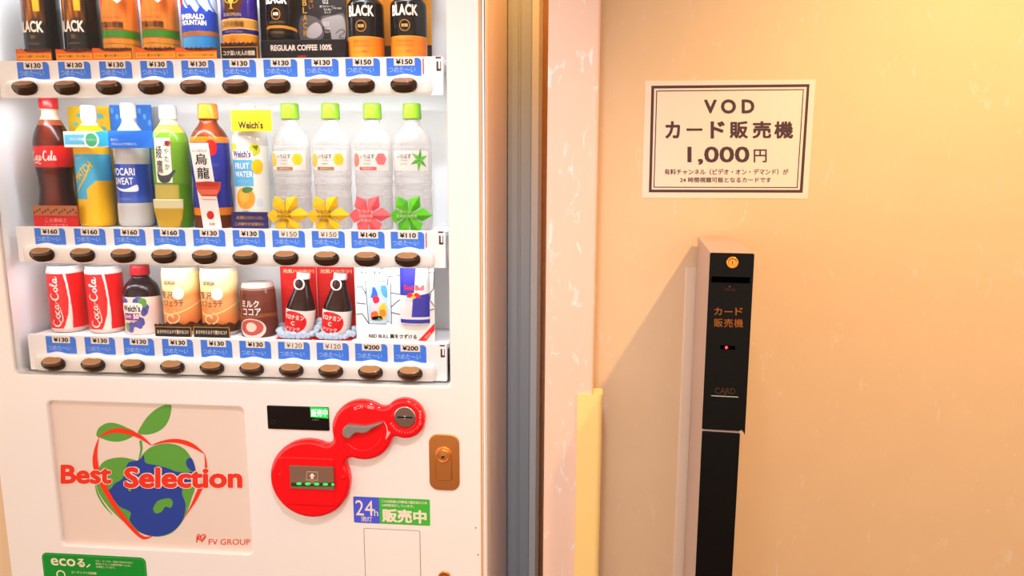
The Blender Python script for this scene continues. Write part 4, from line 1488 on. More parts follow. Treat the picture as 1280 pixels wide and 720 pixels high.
# 6 fruit water bottle
ZW = lambda y: P(314, y, YD).z - (ROWS[1]['shelf'] + 0.0004)
def fruit_paint(th, z):
    Z = ZW
    c = fill(th, (226, 222, 214, 200))
    lab = (z > Z(266)) & (z < Z(183))
    c[lab] = (236, 236, 226, 255)
    return c
def fruit_art(b, Z, r):
    b.rect(-0.030, 0.020, Z(232), Z(200), (96, 186, 232), 1)
    b.poly([(-0.030, Z(199)), (-0.012, Z(196)), (0.008, Z(196)), (0.020, Z(198)), (0.020, Z(189)), (0.006, Z(186.5)), (-0.014, Z(186.5)), (-0.030, Z(190))], (250, 246, 236), 2, 3)
    b.text("Welch's", -0.004, Z(192.6), (86, 62, 150), h=0.0125, w=0.042, bold=0.05, layer=3)
    b.text('FRUIT', -0.004, Z(207.5), (250, 250, 246), h=0.0115, w=0.034, bold=0.03)
    b.text('WATER', -0.002, Z(217.5), (250, 250, 246), h=0.0115, w=0.042, bold=0.03)
    b.text('フルーツウォーター', -0.003, Z(226), (236, 214, 90), h=0.003)
    for cx, cy, rr, c in ((0.000, 247, 0.0215, (250, 170, 20)), (0.026, 187, 0.012, (250, 200, 40)), (0.030, 208, 0.014, (250, 196, 30)), (-0.024, 185, 0.009, (250, 210, 60)), (0.031, 252, 0.008, (216, 226, 236))):
        b.disc(cx, Z(cy), rr * (0.95 if cx else 1), rr, c, 2 if cx else 1)
    b.disc(-0.004, Z(244.5), 0.012, 0.012, (252, 192, 60), 2)
    b.poly([(-0.006, Z(236)), (0.004, Z(233)), (0.018, Z(235)), (0.010, Z(240)), (-0.002, Z(240))], (70, 140, 60), 3, 4)
    b.poly([(0.020, Z(183)), (0.034, Z(182)), (0.030, Z(189))], (80, 150, 60), 3)
    b.text('Asahi', 0.0, Z(262.5), (120, 124, 140), h=0.004)
fw, _, _ = sample_bottle('fruit_water_bottle', 'clear fruit water bottle with oranges and a pale blue name panel', 314, 210,
    [(131, 9.5), (133, 10.2), (146, 10.4), (150, 9), (156, 11.5), (165, 18), (173, 22), (184, 23), (205, 23), (224, 22.4), (250, 22.8), (272, 23), (285, 20)],
    fruit_paint, art=fruit_art, material=CLEAR, capc=(236, 236, 228), cap_y=146)
# 7-10 spring water bottles
def water(label, px, capg, lab, fruit, text2, barc, star=None):
    Zw = lambda y: P(px, y, YD).z - (ROWS[1]['shelf'] + 0.0004)
    def paint(th, z):
        c = fill(th, (224, 216, 212, 66))
        k = np.abs(np.sin(th)) ** 3
        c[:, 3] = 58 + 100 * k
        for y in (184, 216, 222, 230, 238, 246):
            c[np.abs(z - Zw(y)) < 0.0007, 3] = 185
        L = (z > Zw(213)) & (z < Zw(189)) & (np.abs(th) < 1.15)
        c[L] = (240, 230, 222, 205)
        return c
    def art(b, Z, r):
        if star:
            cx = 0.022
            for i in range(6):
                a = i * PI / 3 + 0.4
                b.poly([(cx, Z(200)), (cx + 0.009 * math.cos(a - 0.4), Z(200) + 0.010 * math.sin(a - 0.4)), (cx + 0.020 * math.cos(a), Z(200) + 0.023 * math.sin(a)), (cx + 0.007 * math.cos(a + 0.5), Z(200) + 0.008 * math.sin(a + 0.5))], [(110, 196, 44), (84, 172, 34)][i % 2], 1)
            tx = -0.010
        else:
            b.disc(-0.031, Z(200), 0.010, 0.013, fruit[0], 1)
            for i in range(6):
                a = i * PI / 3
                b.disc(0.026 + 0.006 * math.cos(a), Z(199) + 0.006 * math.sin(a), 0.006, 0.006, fruit[1], 1, 12)
            b.rect(-0.020, 0.016, Z(212.5), Z(208.5), barc, 2)
            b.text('温州みかん' if fruit[2] else '白桃果汁', -0.002, Z(210.5), (240, 226, 210), h=0.003, w=0.022, layer=3)
            tx = -0.003
        b.text('いろはす', tx, Z(195.5), (74, 64, 58), h=0.0088, w=0.031, bold=0.02)
        b.text('I LOHAS', tx, Z(200.6), (120, 108, 100), h=0.0030, w=0.017)
        b.text('天然水', tx, Z(204.8), lab, h=0.0042, w=0.016)
    o, Z, r = sample_bottle('spring_water_bottle', label, px, 200,
        [(130.2, 10.8), (131.5, 11.2), (149, 11.8), (151, 9.6), (158, 11), (166, 18), (176, 23), (186, 24), (215, 24), (222, 23.2), (228, 24), (234, 22.8), (240, 22.6), (246, 23.4), (250, 23.2), (270, 24), (285, 22)],
        paint, art=art, material=CLEAR, capc=capg, cap_y=149, group='clear spring water bottles with green caps')
    return o
LG = (142, 190, 48)
YEL = ((246, 194, 40), (244, 206, 60), True)
water('clear spring water bottle with a green cap beside the fruit water, with orange mikan label', 365, LG, (110, 170, 80), YEL, '', (178, 134, 84))
water('second clear spring water bottle from the left, behind the right yellow pinwheel', 415.3, LG, (110, 170, 80), YEL, '', (178, 134, 84))
water('clear spring water bottle with a pink peach label, behind the pink pinwheel', 467, LG, (90, 170, 120), ((250, 130, 120), (250, 130, 130), False), '', (246, 110, 110))
water('clear spring water bottle with a green star on its label, rightmost of the middle shelf', 516, LG, (150, 190, 80), None, '', None, star=True)

# folded paper pinwheels in front of the water bottles
def pinwheel(label, px, py, c1, c2, rad=27):
    zs = ROWS[1]['shelf'] + 0.0004
    Yp = YF + 0.004
    p = P(px, py, Yp)
    R = rad * PXM(px, py, Yp)
    zc = p.z - zs
    b = MB(lambda u, v, l: (u, -0.0095 - l * EPS, v))
    n = 6
    for i in range(n):
        a = 2 * PI * i / n + 0.0
        k = (1.10, 1.0, 1.0, 0.88, 0.95, 0.95)[i]
        tip = np.array([math.cos(a), math.sin(a)]) * R * k
        lft = np.array([math.cos(a + 0.50), math.sin(a + 0.50)]) * R * 0.74
        rgt = np.array([math.cos(a - 0.42), math.sin(a - 0.42)]) * R * 0.66
        def V(q, y): return (q[0], y, max(q[1], -zc + 0.0002))
        c0, t, l, r = (0, -0.008, 0), V(tip, -0.0025), V(lft, -0.002), V(rgt, -0.002)
        rid = V(tip * 0.5, -0.0085)
        bk = [(q[0], q[1] + 0.0016, q[2]) for q in (c0, t, l, r, rid)]
        vs = [c0, rid, l, t, r]
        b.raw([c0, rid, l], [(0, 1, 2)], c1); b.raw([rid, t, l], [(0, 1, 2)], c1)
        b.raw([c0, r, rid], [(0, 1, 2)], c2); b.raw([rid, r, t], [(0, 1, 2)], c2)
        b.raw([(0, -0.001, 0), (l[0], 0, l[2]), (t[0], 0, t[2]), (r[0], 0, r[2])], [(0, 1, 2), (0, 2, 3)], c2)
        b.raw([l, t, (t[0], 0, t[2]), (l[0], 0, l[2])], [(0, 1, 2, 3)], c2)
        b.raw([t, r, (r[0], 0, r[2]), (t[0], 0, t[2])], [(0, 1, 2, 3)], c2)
    ink = tuple(np.array(c2) * 0.35 + np.array((255, 250, 235)) * 0.65)
    return b, (p.x, Yp, p.z), ink, zc
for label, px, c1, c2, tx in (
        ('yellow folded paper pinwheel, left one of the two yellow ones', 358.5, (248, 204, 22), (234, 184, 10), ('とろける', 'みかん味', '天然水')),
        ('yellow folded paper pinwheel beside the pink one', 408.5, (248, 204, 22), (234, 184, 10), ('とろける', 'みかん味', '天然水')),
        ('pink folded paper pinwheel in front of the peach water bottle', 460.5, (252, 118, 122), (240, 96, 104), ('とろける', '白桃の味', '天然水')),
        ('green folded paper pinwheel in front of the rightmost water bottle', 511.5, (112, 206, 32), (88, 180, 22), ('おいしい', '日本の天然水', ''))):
    b, loc, ink, zc = pinwheel(label, px, 269, c1, c2)
    if c1[0] > 240 and c1[1] > 200:
        ink = (150, 110, 30)
    for i, s in enumerate(tx):
        if s:
            b.text(s, -0.002, 0.0075 - i * 0.0085, ink, h=0.0068, bold=0.04)
    finish(b, 'paper_pinwheel', label, 'paper pinwheel', loc, PAPER, 'folded paper pinwheels in front of the water bottles')

# cards of the left-hand bottles
b, W, H, loc = plate_thing('', '', '', 42, 97.5, 257, 284, 1, YF + 0.0005, (214, 30, 36))
b.rect(-W / 2, W / 2, H * 0.55, H, (196, 128, 84), 1)
for i in range(16):
    b.disc(-W / 2 + W * (i + 0.5) / 16, H * (0.68 + 0.14 * ((i * 7) % 3) / 2), W / 40, H * 0.06, (140, 64, 40), 2, 8)
b.rect(-W / 2, W / 2, 0, H * 0.50, (220, 34, 40), 3)
b.text('この美味さ', 0, H * 0.34, (250, 170, 160), h=H * 0.2, layer=4)
b.text('ここロまで来た', 0, H * 0.11, (250, 170, 160), h=H * 0.16, layer=4)
finish(b, 'red_card', 'red and brown paper card at the foot of the cola bottle', 'card', loc)

YB = YD + 0.044
b, W, H, loc = plate_thing('', '', '', 91, 142, 133, 284, 1, YB, (240, 206, 48))
for x, y, rr in ((-0.02, H - 0.018, .007), (0.024, H - 0.02, .009), (0.0, H - 0.006, .006), (-0.03, H - 0.035, .006), (0.030, H - 0.045, .007)):
    b.disc(x, y, rr, rr * 0.6, (120, 196, 206), 1, 14)
finish(b, 'backing_card', 'yellow backing card behind the yellow drink bottle', 'card', loc)
b, W, H, loc = plate_thing('', '', '', 143, 194, 131, 284, 1, YB, (64, 136, 226))
for i in range(9):
    b.disc(-W / 2 + W * (i + 0.5) / 9, H - 0.012 - 0.012 * (i % 3), W / 26, 0.006, (120, 180, 240), 1, 12)
finish(b, 'backing_card', 'blue backing card behind the sports drink bottle', 'card', loc)

def neck_tag(label, x0, x1, y0, y1, py, color, lines, ink, shape=None, medal=None, px=None):
    """paper banner curving round the shoulder of a bottle"""
    Yt = YD - 0.040
    a, c = P(x0, y1, Yt), P(x1, y0, Yt)
    W, H = c.x - a.x, c.z - a.z
    b = MB(lambda u, v, l: (u, 0.006 * (2 * u / W) ** 2 - l * EPS, v))
    n = 16
    top = [(-W / 2 + W * i / n, (H / 2)) for i in range(n + 1)]
    bot = [(-W / 2 + W * i / n, (-H / 2)) for i in range(n + 1)]
    v = [(u, 0.006 * (2 * u / W) ** 2, w) for u, w in top + bot] + [(u, 0.006 * (2 * u / W) ** 2 + 0.001, w) for u, w in top + bot]
    m = n + 1
    f = [(i, m + i, m + i + 1, i + 1) for i in range(n)] + [(2 * m + i, 2 * m + i + 1, 3 * m + i + 1, 3 * m + i) for i in range(n)]
    f += [(i, i + 1, 2 * m + i + 1, 2 * m + i) for i in range(n)] + [(m + i, 3 * m + i, 3 * m + i + 1, m + i + 1) for i in range(n)]
    b.raw(v, f, color)
    return b, W, H, ((a.x + c.x) / 2, Yt, (a.z + c.z) / 2)
b, W, H, loc = neck_tag('', 78, 137, 164, 184, 174, (226, 234, 232), [], None)
b.dice = W / 16
b.rect(-W / 2 + 0.002, W * 0.10, -H * 0.32, H * 0.30, (110, 190, 222), 1)
b.text('今だけ増量', -W * 0.2, 0, (236, 244, 244), h=H * 0.2)
b.poly([(W * 0.02, H * 0.30), (W * 0.30, H * 0.52), (W * 0.5, H * 0.46), (W * 0.5, -H * 0.40), (W * 0.30, -H * 0.44), (W * 0.12, -H * 0.46)], (54, 178, 216), 2)
b.disc(W * 0.11, -0.001, 0.0155, 0.0165, (236, 240, 226), 3)
b.disc(W * 0.11, -0.001, 0.012, 0.013, (78, 178, 134), 4)
b.text('ビタミン', W * 0.11, -0.001, (232, 240, 220), h=0.005, layer=5)
tagm = finish(b, 'neck_tag', 'pale blue banner with a round green badge across the yellow drink bottle', 'tag', loc)
b, W, H, loc = neck_tag('', 130, 188, 163, 185, 174, (52, 128, 214), [], None)
b.dice = W / 16
b.poly([(-W / 2, -H * 0.5), (W * 0.26, -H * 0.5), (W * 0.5, H * 0.2), (W * 0.5, H * 0.5), (W * 0.3, H * 0.5), (-W / 2, H * 0.1)], (40, 116, 208), 1)
b.text('渇きに、', -W * 0.27, -H * 0.02, (214, 232, 250), h=H * 0.16)
b.text('汗のぶんだけ飲もう。', -W * 0.08, -H * 0.27, (214, 232, 250), h=H * 0.16)
finish(b, 'neck_tag', 'plain blue banner across the shoulder of the sports drink bottle', 'tag', loc)

# yellow banner and purple card of the fruit water
b, W, H, loc = neck_tag('', 288, 337, 137, 164, 150, (246, 208, 26), [], None)
b.dice = W / 16
b.text("Welch's", 0.000, -H * 0.20, (60, 52, 60), h=H * 0.36, w=W * 0.62, bold=0.05)
b.text('おいしい水と自然の', -W * 0.03, H * 0.22, (90, 76, 40), h=H * 0.15)
finish(b, 'neck_tag', 'bright yellow banner with a dark name round the neck of the fruit water bottle', 'tag', loc)
b, W, H, loc = plate_thing('', '', '', 289.5, 335, 265, 285, 1, YF + 0.0015, (62, 48, 112))
b.text('太陽にひたった、', 0.001, H * 0.68, (232, 190, 80), h=H * 0.2, w=W * 0.76)
b.text('この爽やかな味わい', -0.001, H * 0.32, (232, 190, 80), h=H * 0.2, w=W * 0.8)
finish(b, 'purple_card', 'dark purple paper card with yellow lettering under the fruit water bottle', 'card', loc)

# name card and cups of the teas
Yt = YD - 0.0455
a, c = P(243.5, 267, Yt), P(273.5, 179, Yt)
W, H = P(266, 230, Yt).x - P(243, 230, Yt).x, c.z - ROWS[1]['shelf']
b = MB(lambda u, v, l: (u, -l * EPS, v))
b.plate([(-W / 2 + 0.012, 0), (W / 2 + 0.012, 0), (W / 2 - 0.006, H), (-W / 2 - 0.006, H)], 0, 0.0014, (246, 240, 234))
def tx(f): return 0.012 - 0.018 * f
b.text('にっぽんの', tx(.92), H * 0.915, (90, 70, 66), h=0.006, w=W * 0.8)
b.text('烏', tx(.82), H * 0.815, (46, 40, 42), h=0.0215, w=W * 0.66, bold=0.03)
b.text('龍', tx(.66), H * 0.655, (46, 40, 42), h=0.0225, w=W * 0.68, bold=0.03)
b.disc(tx(.16), H * 0.165, 0.0075, 0.0085, (214, 44, 40), 1)
b.text('烏龍', tx(.05), H * 0.06, (190, 60, 50), h=0.006)
finish(b, 'name_card', 'tall white name card with two large black characters before the oolong bottle', 'card',
       (P(255, 230, Yt).x, Yt, ROWS[1]['shelf'] + 0.0004))

def cup(label, px, ytop, ybot, w, Yc, rim, liquid, base_z=None, step=0.0):
    p = P(px, (ytop + ybot) / 2, Yc)
    r = w * RXM(px, ytop, Yc)
    z0 = P(px, ybot, Yc).z if base_z is None else base_z
    H = P(px, ytop, Yc).z - z0
    o = thing('tea_cup', label, 'cup', (p.x, Yc, z0))
    b = MB()
    def paint(th, z):
        k = np.clip(z / H, 0, 1)
        c = fill(th, liquid)
        c[k > 0.72] = rim
        return c
    b.lathe([(r * 0.45, 0), (r * 0.62, H * 0.06), (r * 0.86, H * 0.30), (r * 0.97, H * 0.62), (r, H), (r * 0.95, H), (r * 0.92, H * 0.74), (0.001, H * 0.73)], paint, 64, 40)
    for vv in b.v:
        vv[:, 1] *= 0.32
    put(b, 'cup_bowl', GLOSS, o)
    return o
cup('half cup of yellow green tea standing before the green tea bottle', 211.5, 249, 284, 21.5, YF + 0.0155, (226, 218, 176), (206, 168, 34), base_z=ROWS[1]['shelf'] + 0.0004)
# ---- cup picture mounted low on the oolong name card
Yc = YD - 0.0465
b = MB(lambda u, v, l: (u, -l * EPS, v))
s2 = PXM(260, 240, Yc)
lp = [(-15.5, 12), (15.5, 12), (14.5, 3), (10, -4), (8, -6), (8, -9), (-7, -9), (-7, -6), (-10, -4), (-14.5, 3)]
b.plate([(x * s2, y * s2) for x, y in lp], -0.0006, 0.0006, (216, 84, 60), 0)
b.fmap = lambda u, v, l: (u, -0.0006 - l * EPS, v)
b.disc(0, 9.5 * s2, 14.5 * s2, 3.2 * s2, (196, 60, 30), 1)
b.poly([(x * s2, y * s2) for x, y in [(-13, 3), (13, 3), (10, -3), (-10, -3)]], (228, 120, 90), 1)
b.rect(-9 * s2, 9 * s2, -8.6 * s2, -5.2 * s2, (244, 226, 214), 1)
finish(b, 'cup_cutout', 'red tea cup cut-out fixed on the white name card of the oolong bottle', 'card', P(261, 240, Yc))

# ---------------------------------------------------------------- shelf 3
G3 = 'cans and bottles on the bottom shelf'
def cola_can():
    px = 85
    o = sample('cola_can', 'red cola can with a white wave, leftmost of the bottom shelf', 'can', px, 375, 2, 'red cola cans on the bottom shelf')
    r = 24.3 * RXM(px, 375, YD)
    ru = 24.3 * PXM(px, 375, YD)
    H = P(px, 331.5, YD).z - o.location.z
    def paint(th, z):
        c = fill(th, (226, 26, 30))
        k = z / H
        edge = np.interp(k, [0.05, 0.12, 0.3, 0.5, 0.75, 0.95], [0.50, 0.58, 0.70, 0.73, 0.65, 0.53])
        wid = np.interp(k, [0.05, 0.12, 0.3, 0.5, 0.75, 0.95], [0.27, 0.20, 0.095, 0.05, 0.045, 0.06])
        c[np.abs(th - edge) < wid] = (246, 226, 216)
        c[(k > 0.905) | (k < 0.075)] = (232, 214, 206)
        c[k > 0.96] = (206, 200, 196)
        return c
    b = MB(cyl(r, ru=ru), ru * 0.10)
    b.lathe(can_profile(r, H, 0.93), paint, 200, 200)
    script(b, -0.0035, H * 0.49, 0.0215, (250, 226, 216), wide=1.06, rot=PI / 2)
    b.text('Delicious & Refreshing', 0.0135, H * 0.50, (244, 110, 96), h=0.0042, w=0.062, rot=PI / 2)
    put(b, 'can_body', GLOSS, o)
    t = MB(); t.tube([(r * 0.90 * math.cos(a), r * 0.90 * math.sin(a), H) for a in np.linspace(0, 2 * PI, 44)], 0.0014, (206, 200, 196), 6)
    put(t, 'can_rim', GLOSS, o)
    return o
cc = cola_can()
dup(cc, (P(132.5, 375, YD).x, YD, cc.location.z), 'red cola can with a white wave, right beside the grape juice bottle')

# grape juice
ZG = lambda y: P(178, y, YD).z - (ROWS[2]['shelf'] + 0.0004)
def grape_paint(th, z):
    c = fill(th, (44, 20, 26, 255))
    L = (z < ZG(369) + 0.002 * np.cos(th * 1.2)) & (z > ZG(417))
    c[L] = (238, 216, 206, 255)
    return c
def grape_art(b, Z, r):
    random.seed(9)
    for cx, cy, n in ((-0.008, 404, 9), (0.026, 384, 9), (-0.020, 373, 5), (0.010, 372, 5), (0.012, 399, 7)):
        for i in range(n):
            a = random.random() * 6.28; q = random.random() ** 0.5 * 0.010
            v_ = random.random()
            b.disc(cx + q * math.cos(a), Z(cy) + q * math.sin(a), 0.0062, 0.0064, (84 + 30 * v_, 84 + 24 * v_, 158 + 20 * v_), 1 + (i % 3) * 0.3, 14)
    b.poly([(0.014, Z(372)), (0.022, Z(369)), (0.032, Z(372)), (0.030, Z(380)), (0.020, Z(380))], (110, 160, 80), 2.2, 3)
    b.poly([(-0.026, Z(402)), (-0.018, Z(399)), (-0.012, Z(405)), (-0.020, Z(411))], (130, 170, 90), 2.2, 3)
    b.poly([(-0.032, Z(389)), (-0.010, Z(388)), (0.016, Z(387)), (0.022, Z(377)), (0.000, Z(374.5)), (-0.032, Z(377))], (250, 236, 224), 2.4, 3)
    b.text("Welch's", -0.005, Z(381.5), (44, 38, 52), h=0.0145, w=0.046, bold=0.05, layer=3)
    b.rect(-0.026, 0.014, Z(396), Z(387.5), (150, 60, 140), 2.6)
    b.text('GRAPE', -0.014, Z(391.6), (240, 216, 232), h=0.007, w=0.020, bold=0.03, layer=3.2)
    b.text('50', 0.007, Z(391.4), (250, 226, 226), h=0.0105, bold=0.08, layer=3.2)
gj, _, _ = sample_bottle('grape_juice_bottle', 'grape juice bottle with dark juice, red cap and fruit label', 178, 378,
    [(331, 11.6), (333, 12.2), (343, 12.6), (345, 11), (349, 14), (355, 20), (362, 23), (370, 23.8), (395, 23.4), (412, 23.4), (421, 21)],
    grape_paint, row=2, art=grape_art, capc=(166, 26, 40), cap_y=343, group=G3)

def latte_can():
    px = 228
    o = sample('latte_can', 'cream and orange latte can beside the grape juice bottle', 'can', px, 375, 2, 'cream coloured latte cans on the bottom shelf')
    r = 24.2 * RXM(px, 375, YD)
    ru = 24.2 * PXM(px, 375, YD)
    H = P(px, 333.5, YD).z - o.location.z
    def paint(th, z):
        k = z / H
        kk = np.clip((k - 0.15) / 0.65, 0, 1)[:, None]
        c = np.array((228, 128, 62)) * (1 - kk) + np.array((244, 222, 170)) * kk
        sw = np.exp(-((k - 0.50 - 0.10 * np.sin(th * 1.4)) / 0.07) ** 2)[:, None]
        c = c * (1 - 0.55 * sw) + np.array((232, 138, 70)) * 0.55 * sw
        ln = np.abs(k - 0.42 + 0.09 * np.cos(th * 1.3 + 0.4)) < 0.010
        c[ln] = (250, 214, 140)
        lb = k < 0.19 + 0.02 * np.sin(th * 9)
        c[lb] = (86, 46, 34)
        bb = lb & (wrap_noise(th * 3, z * 3) > 0.1)
        c[bb] = (116, 66, 46)
        c[k < 0.06] = (226, 206, 190)
        c[k > 0.945] = (226, 210, 190)
        return c
    b = MB(cyl(r, ru=ru), ru * 0.10)
    b.lathe(can_profile(r, H, 0.95), paint, 200, 200)
    b.text('GEORGIA', -0.006, H * 0.80, (96, 66, 44), h=0.0082, w=0.031, bold=0.03)
    b.text('贅沢', -0.016, H * 0.615, (96, 54, 34), h=0.016, w=0.034)
    b.text('カフェラテ', -0.004, H * 0.495, (80, 44, 28), h=0.0135, w=0.056, bold=0.01)
    b.disc(0.0135, H * 0.64, 0.0125, 0.0125, (226, 226, 222), 1)
    b.text('まろやか', 0.0135, H * 0.655, (150, 160, 170), h=0.0036)
    b.text('ミルク', 0.0135, H * 0.62, (150, 160, 170), h=0.0036)
    sp = [(-0.007 + (0.004 + 0.0022 * a) * math.cos(a) * 1.1, H * 0.275 + (0.004 + 0.0014 * a) * math.sin(a)) for a in np.linspace(0, 7.6, 34)]
    b.stroke(sp, [0.005, 0.0045, 0.004, 0.0035, 0.001], (246, 210, 160), 1)
    put(b, 'can_body', GLOSS, o)
    t = MB(); t.tube([(r * 0.92 * math.cos(a), r * 0.92 * math.sin(a), H) for a in np.linspace(0, 2 * PI, 44)], 0.0014, (210, 196, 180), 6)
    put(t, 'can_rim', GLOSS, o)
    return o
lc = latte_can()
dup(lc, (P(275.5, 375, YD).x, YD, lc.location.z), 'cream and orange latte can beside the brown cocoa can')
G4 = 'brown cards in front of the latte cans'
promo_card('brown paper card with gold edge at the foot of the left latte can', 194.8, 238.8, 404.5, 424, 2, 'まろやかミルクで豊かなコク', dark=True, group=G4, beans=0.24)
promo_card('brown paper card with gold edge at the foot of the right latte can', 242.8, 286.8, 404.5, 424, 2, 'まろやかミルクで豊かなコク', dark=True, group=G4, beans=0.24)

# cocoa
ZK = lambda y: P(323.5, y, YD).z - (ROWS[2]['shelf'] + 0.0004)
def cocoa_paint(th, z):
    Z = ZK
    H = Z(354)
    k = z / H
    c = fill(th, (112, 56, 44, 255))
    s_ = np.exp(-((k - 0.62 - 0.14 * th) / 0.10) ** 2)[:, None] * 0.5
    c[:, :3] = c[:, :3] * (1 - s_) + np.array((150, 84, 62)) * s_
    c[np.abs(k - 0.40 - 0.03 * np.sin(th * 2)) < 0.035, :3] = (150, 84, 50)
    cupm = (((th + 0.05) / 0.80) ** 2 + ((k - 0.17) / 0.20) ** 2 < 1)
    c[cupm, :3] = (242, 214, 200)
    inn = (((th + 0.05) / 0.68) ** 2 + ((k - 0.20) / 0.155) ** 2 < 1)
    c[inn, :3] = (196, 92, 80)
    ht = (((th + 0.05) / 0.30) ** 2 + ((k - 0.21) / 0.09) ** 2 < 1)
    c[ht, :3] = (240, 206, 190)
    c[k > 0.90, :3] = (150, 110, 96)
    c[k > 0.945, :3] = (214, 190, 180)
    return c
def cocoa_art(b, Z, r):
    H = Z(354)
    b.text('ミルク', -0.003, H * 0.655, (246, 226, 214), h=0.0145, w=0.043, bold=0.03)
    b.text('ココア', 0.000, H * 0.50, (246, 226, 214), h=0.0145, w=0.043, bold=0.03)
sample_bottle('cocoa_can', 'short brown cocoa can with white lettering and a cup picture', 323.5, 385,
    [(353, 19.5), (355.5, 20.2), (361, 21.6), (364, 22.4), (410, 23.8), (423, 22.5)], cocoa_paint, row=2, art=cocoa_art, group=G3, smooth_p=False, cat='can')

# vitamin drink: red card, brown bottle, ice
def red_card(label, x0, x1):
    b, W, H, loc = plate_thing('', '', '', x0, x1, 326, 426, 2, YD + 0.030, (222, 26, 34), thick=0.002)
    b.rect(-W / 2, -W / 2 + 0.0016, 0, H, (184, 20, 28), 1)
    b.rect(W / 2 - 0.0016, W / 2, 0, H, (250, 150, 140), 1)
    b.text('元気ハツラツ！', 0.0, H * 0.855, (252, 200, 150), h=0.0088, w=W * 0.84, bold=0.05)
    for i, s in enumerate(('ビタミンC', '炭酸', 'おいしい')):
        b.text(s, -W * 0.24, H * (0.70 - i * 0.075), (246, 116, 70), h=0.0048)
    return finish(b, 'red_card', label, 'card', loc)
red_card('red card with pale lettering behind the left brown vitamin bottle', 352, 397.5)
red_card('red card with pale lettering behind the right brown vitamin bottle', 398.3, 444.5)
def vitamin(label, px):
    o = thing('vitamin_drink_bottle', label, 'bottle', (P(px, 400, YD - 0.008).x, YD - 0.008, ROWS[2]['shelf'] + 0.0004), 'brown vitamin drink bottles')
    s = RXM(px, 380, YD - 0.008)
    rows = [(15.5, 0), (18.3, 2), (18.8, 8), (18.8, 30), (18.2, 36), (16.2, 44), (13.2, 53), (10.2, 62), (8.2, 69), (7.4, 74)]
    pr = [(a * s, z * s) for a, z in rows]
    r = 18.8 * s
    H = pr[-1][1]
    def paint(th, z):
        c = fill(th, (54, 24, 16, 255))
        L = (z > 4 * s) & (z < 35 * s)
        c[L] = (232, 218, 208, 255)
        red = L & (((th + 0.18) / 0.98) ** 2 + ((z - 19.5 * s) / (14.2 * s)) ** 2 < 1)
        c[red] = (222, 28, 34, 255)
        c[z <= 3 * s] = (206, 196, 190, 255)
        return c
    b = MB(cyl(r), r * 0.12)
    b.lathe(soften(pr, 4), paint, 200, 180)
    w = (250, 232, 222)
    b.text('オロナミン', -0.004, 26 * s, w, h=0.0100, w=0.044, bold=0.06)
    b.text('C', -0.004, 18 * s, w, h=0.0082, bold=0.05)
    b.text('ドリンク', -0.004, 11 * s, w, h=0.0068, w=0.030, bold=0.03)
    put(b, 'bottle_body', GLOSS, o)
    c = MB()
    c.lathe([(7.2 * s, 73.6 * s), (8.6 * s, 74.5 * s), (8.8 * s, 76 * s), (8.6 * s, 80.5 * s), (7.6 * s, 82 * s), (0.001, 82 * s)], (214, 206, 200), 48, 16)
    put(c, 'cap', GLOSS, o)
    t = MB()
    t.tube([(-1.5 * s + 6.4 * s * math.cos(a), -9.6 * s + 0.0, 68 * s + 7.0 * s * math.sin(a)) for a in np.linspace(0, 2 * PI, 36)], 0.0016, (232, 224, 216), 8)
    put(t, 'pull_ring', GLOSS, o)
    return o
def ice(label, px, seed):
    rnd = random.Random(seed)
    Yi = YD - 0.008
    zs = ROWS[2]['shelf'] + 0.0018
    s = PXM(px, 400, Yi)
    x0 = P(px, 400, Yi).x
    b = MB()
    bm = bmesh.new()
    R = 24 * s
    for i in range(17):
        a = -PI / 2 + (i - 8) * 0.225
        rr = rnd.uniform(4.6, 7.2) * s
        hz = rr * 0.62 + (0 if abs(i - 8) < 4 else rnd.uniform(2, 14) * s * (abs(i - 8) - 3) / 5)
        m4 = Matrix.Translation((R * 1.02 * math.cos(a), R * 0.98 * math.sin(a) + 0.002, max(hz, rr * 0.75))) @ Matrix.Rotation(rnd.random() * 6, 4, 'X') @ Matrix.Rotation(rnd.random() * 6, 4, 'Z')
        bmesh.ops.create_icosphere(bm, subdivisions=1, radius=rr * 0.78, matrix=m4)
    bm.verts.index_update()
    v = [tuple(q.co) for q in bm.verts]
    v = [(x, min(y, 0.004), max(z, 0.0002)) for x, y, z in v]
    b.raw(v, [tuple(q.index for q in f.verts) for f in bm.faces], (206, 222, 236, 170), False)
    bm.free()
    o = bpy.data.objects.new('ice', b.mesh('ice', CLEAR))
    col.objects.link(o)
    o.location = (x0, Yi, zs)
    o['kind'] = 'stuff'
    tag(o, label, 'ice')
    return o
for lb, xa_, xb_ in (('flat red card base under the left brown vitamin bottle', 352, 397.5), ('flat red card base under the right brown vitamin bottle', 398.3, 444.5)):
    Ym = YD - 0.008  # forward base of the red card, built as a separate flat plate
    a_, c_ = P(xa_, 415, Ym).x, P(xb_, 415, Ym).x
    b = MB(); b.plate(rrect(-(c_ - a_) / 2, (c_ - a_) / 2, -0.033, 0.033, 0.004), 0, 0.0012, (222, 26, 34))
    v = [np.column_stack([q[:, 0], q[:, 2], 0.0012 - q[:, 1]]) for q in b.v]
    b.v = v
    finish(b, 'red_card_base', lb, 'mat', ((a_ + c_) / 2, Ym, ROWS[2]['shelf'] + 0.0003))
vb = vitamin('brown vitamin drink bottle with a red label, beside the cocoa can', 375.5)
vb2 = dup(vb, (P(421, 400, YD - 0.008).x, YD - 0.008, vb.location.z), 'brown vitamin drink bottle with a red label, beside the white energy drink poster')
for q in (vb, vb2):
    q.rotation_euler = (0, math.radians(7), 0)
    q.location.x -= 0.004
    q.location.z += 0.0042
ice('pale blue ice lumps round the base of the left brown vitamin bottle', 375, 3)
ice('pale blue ice lumps round the base of the right brown vitamin bottle', 420.5, 8)

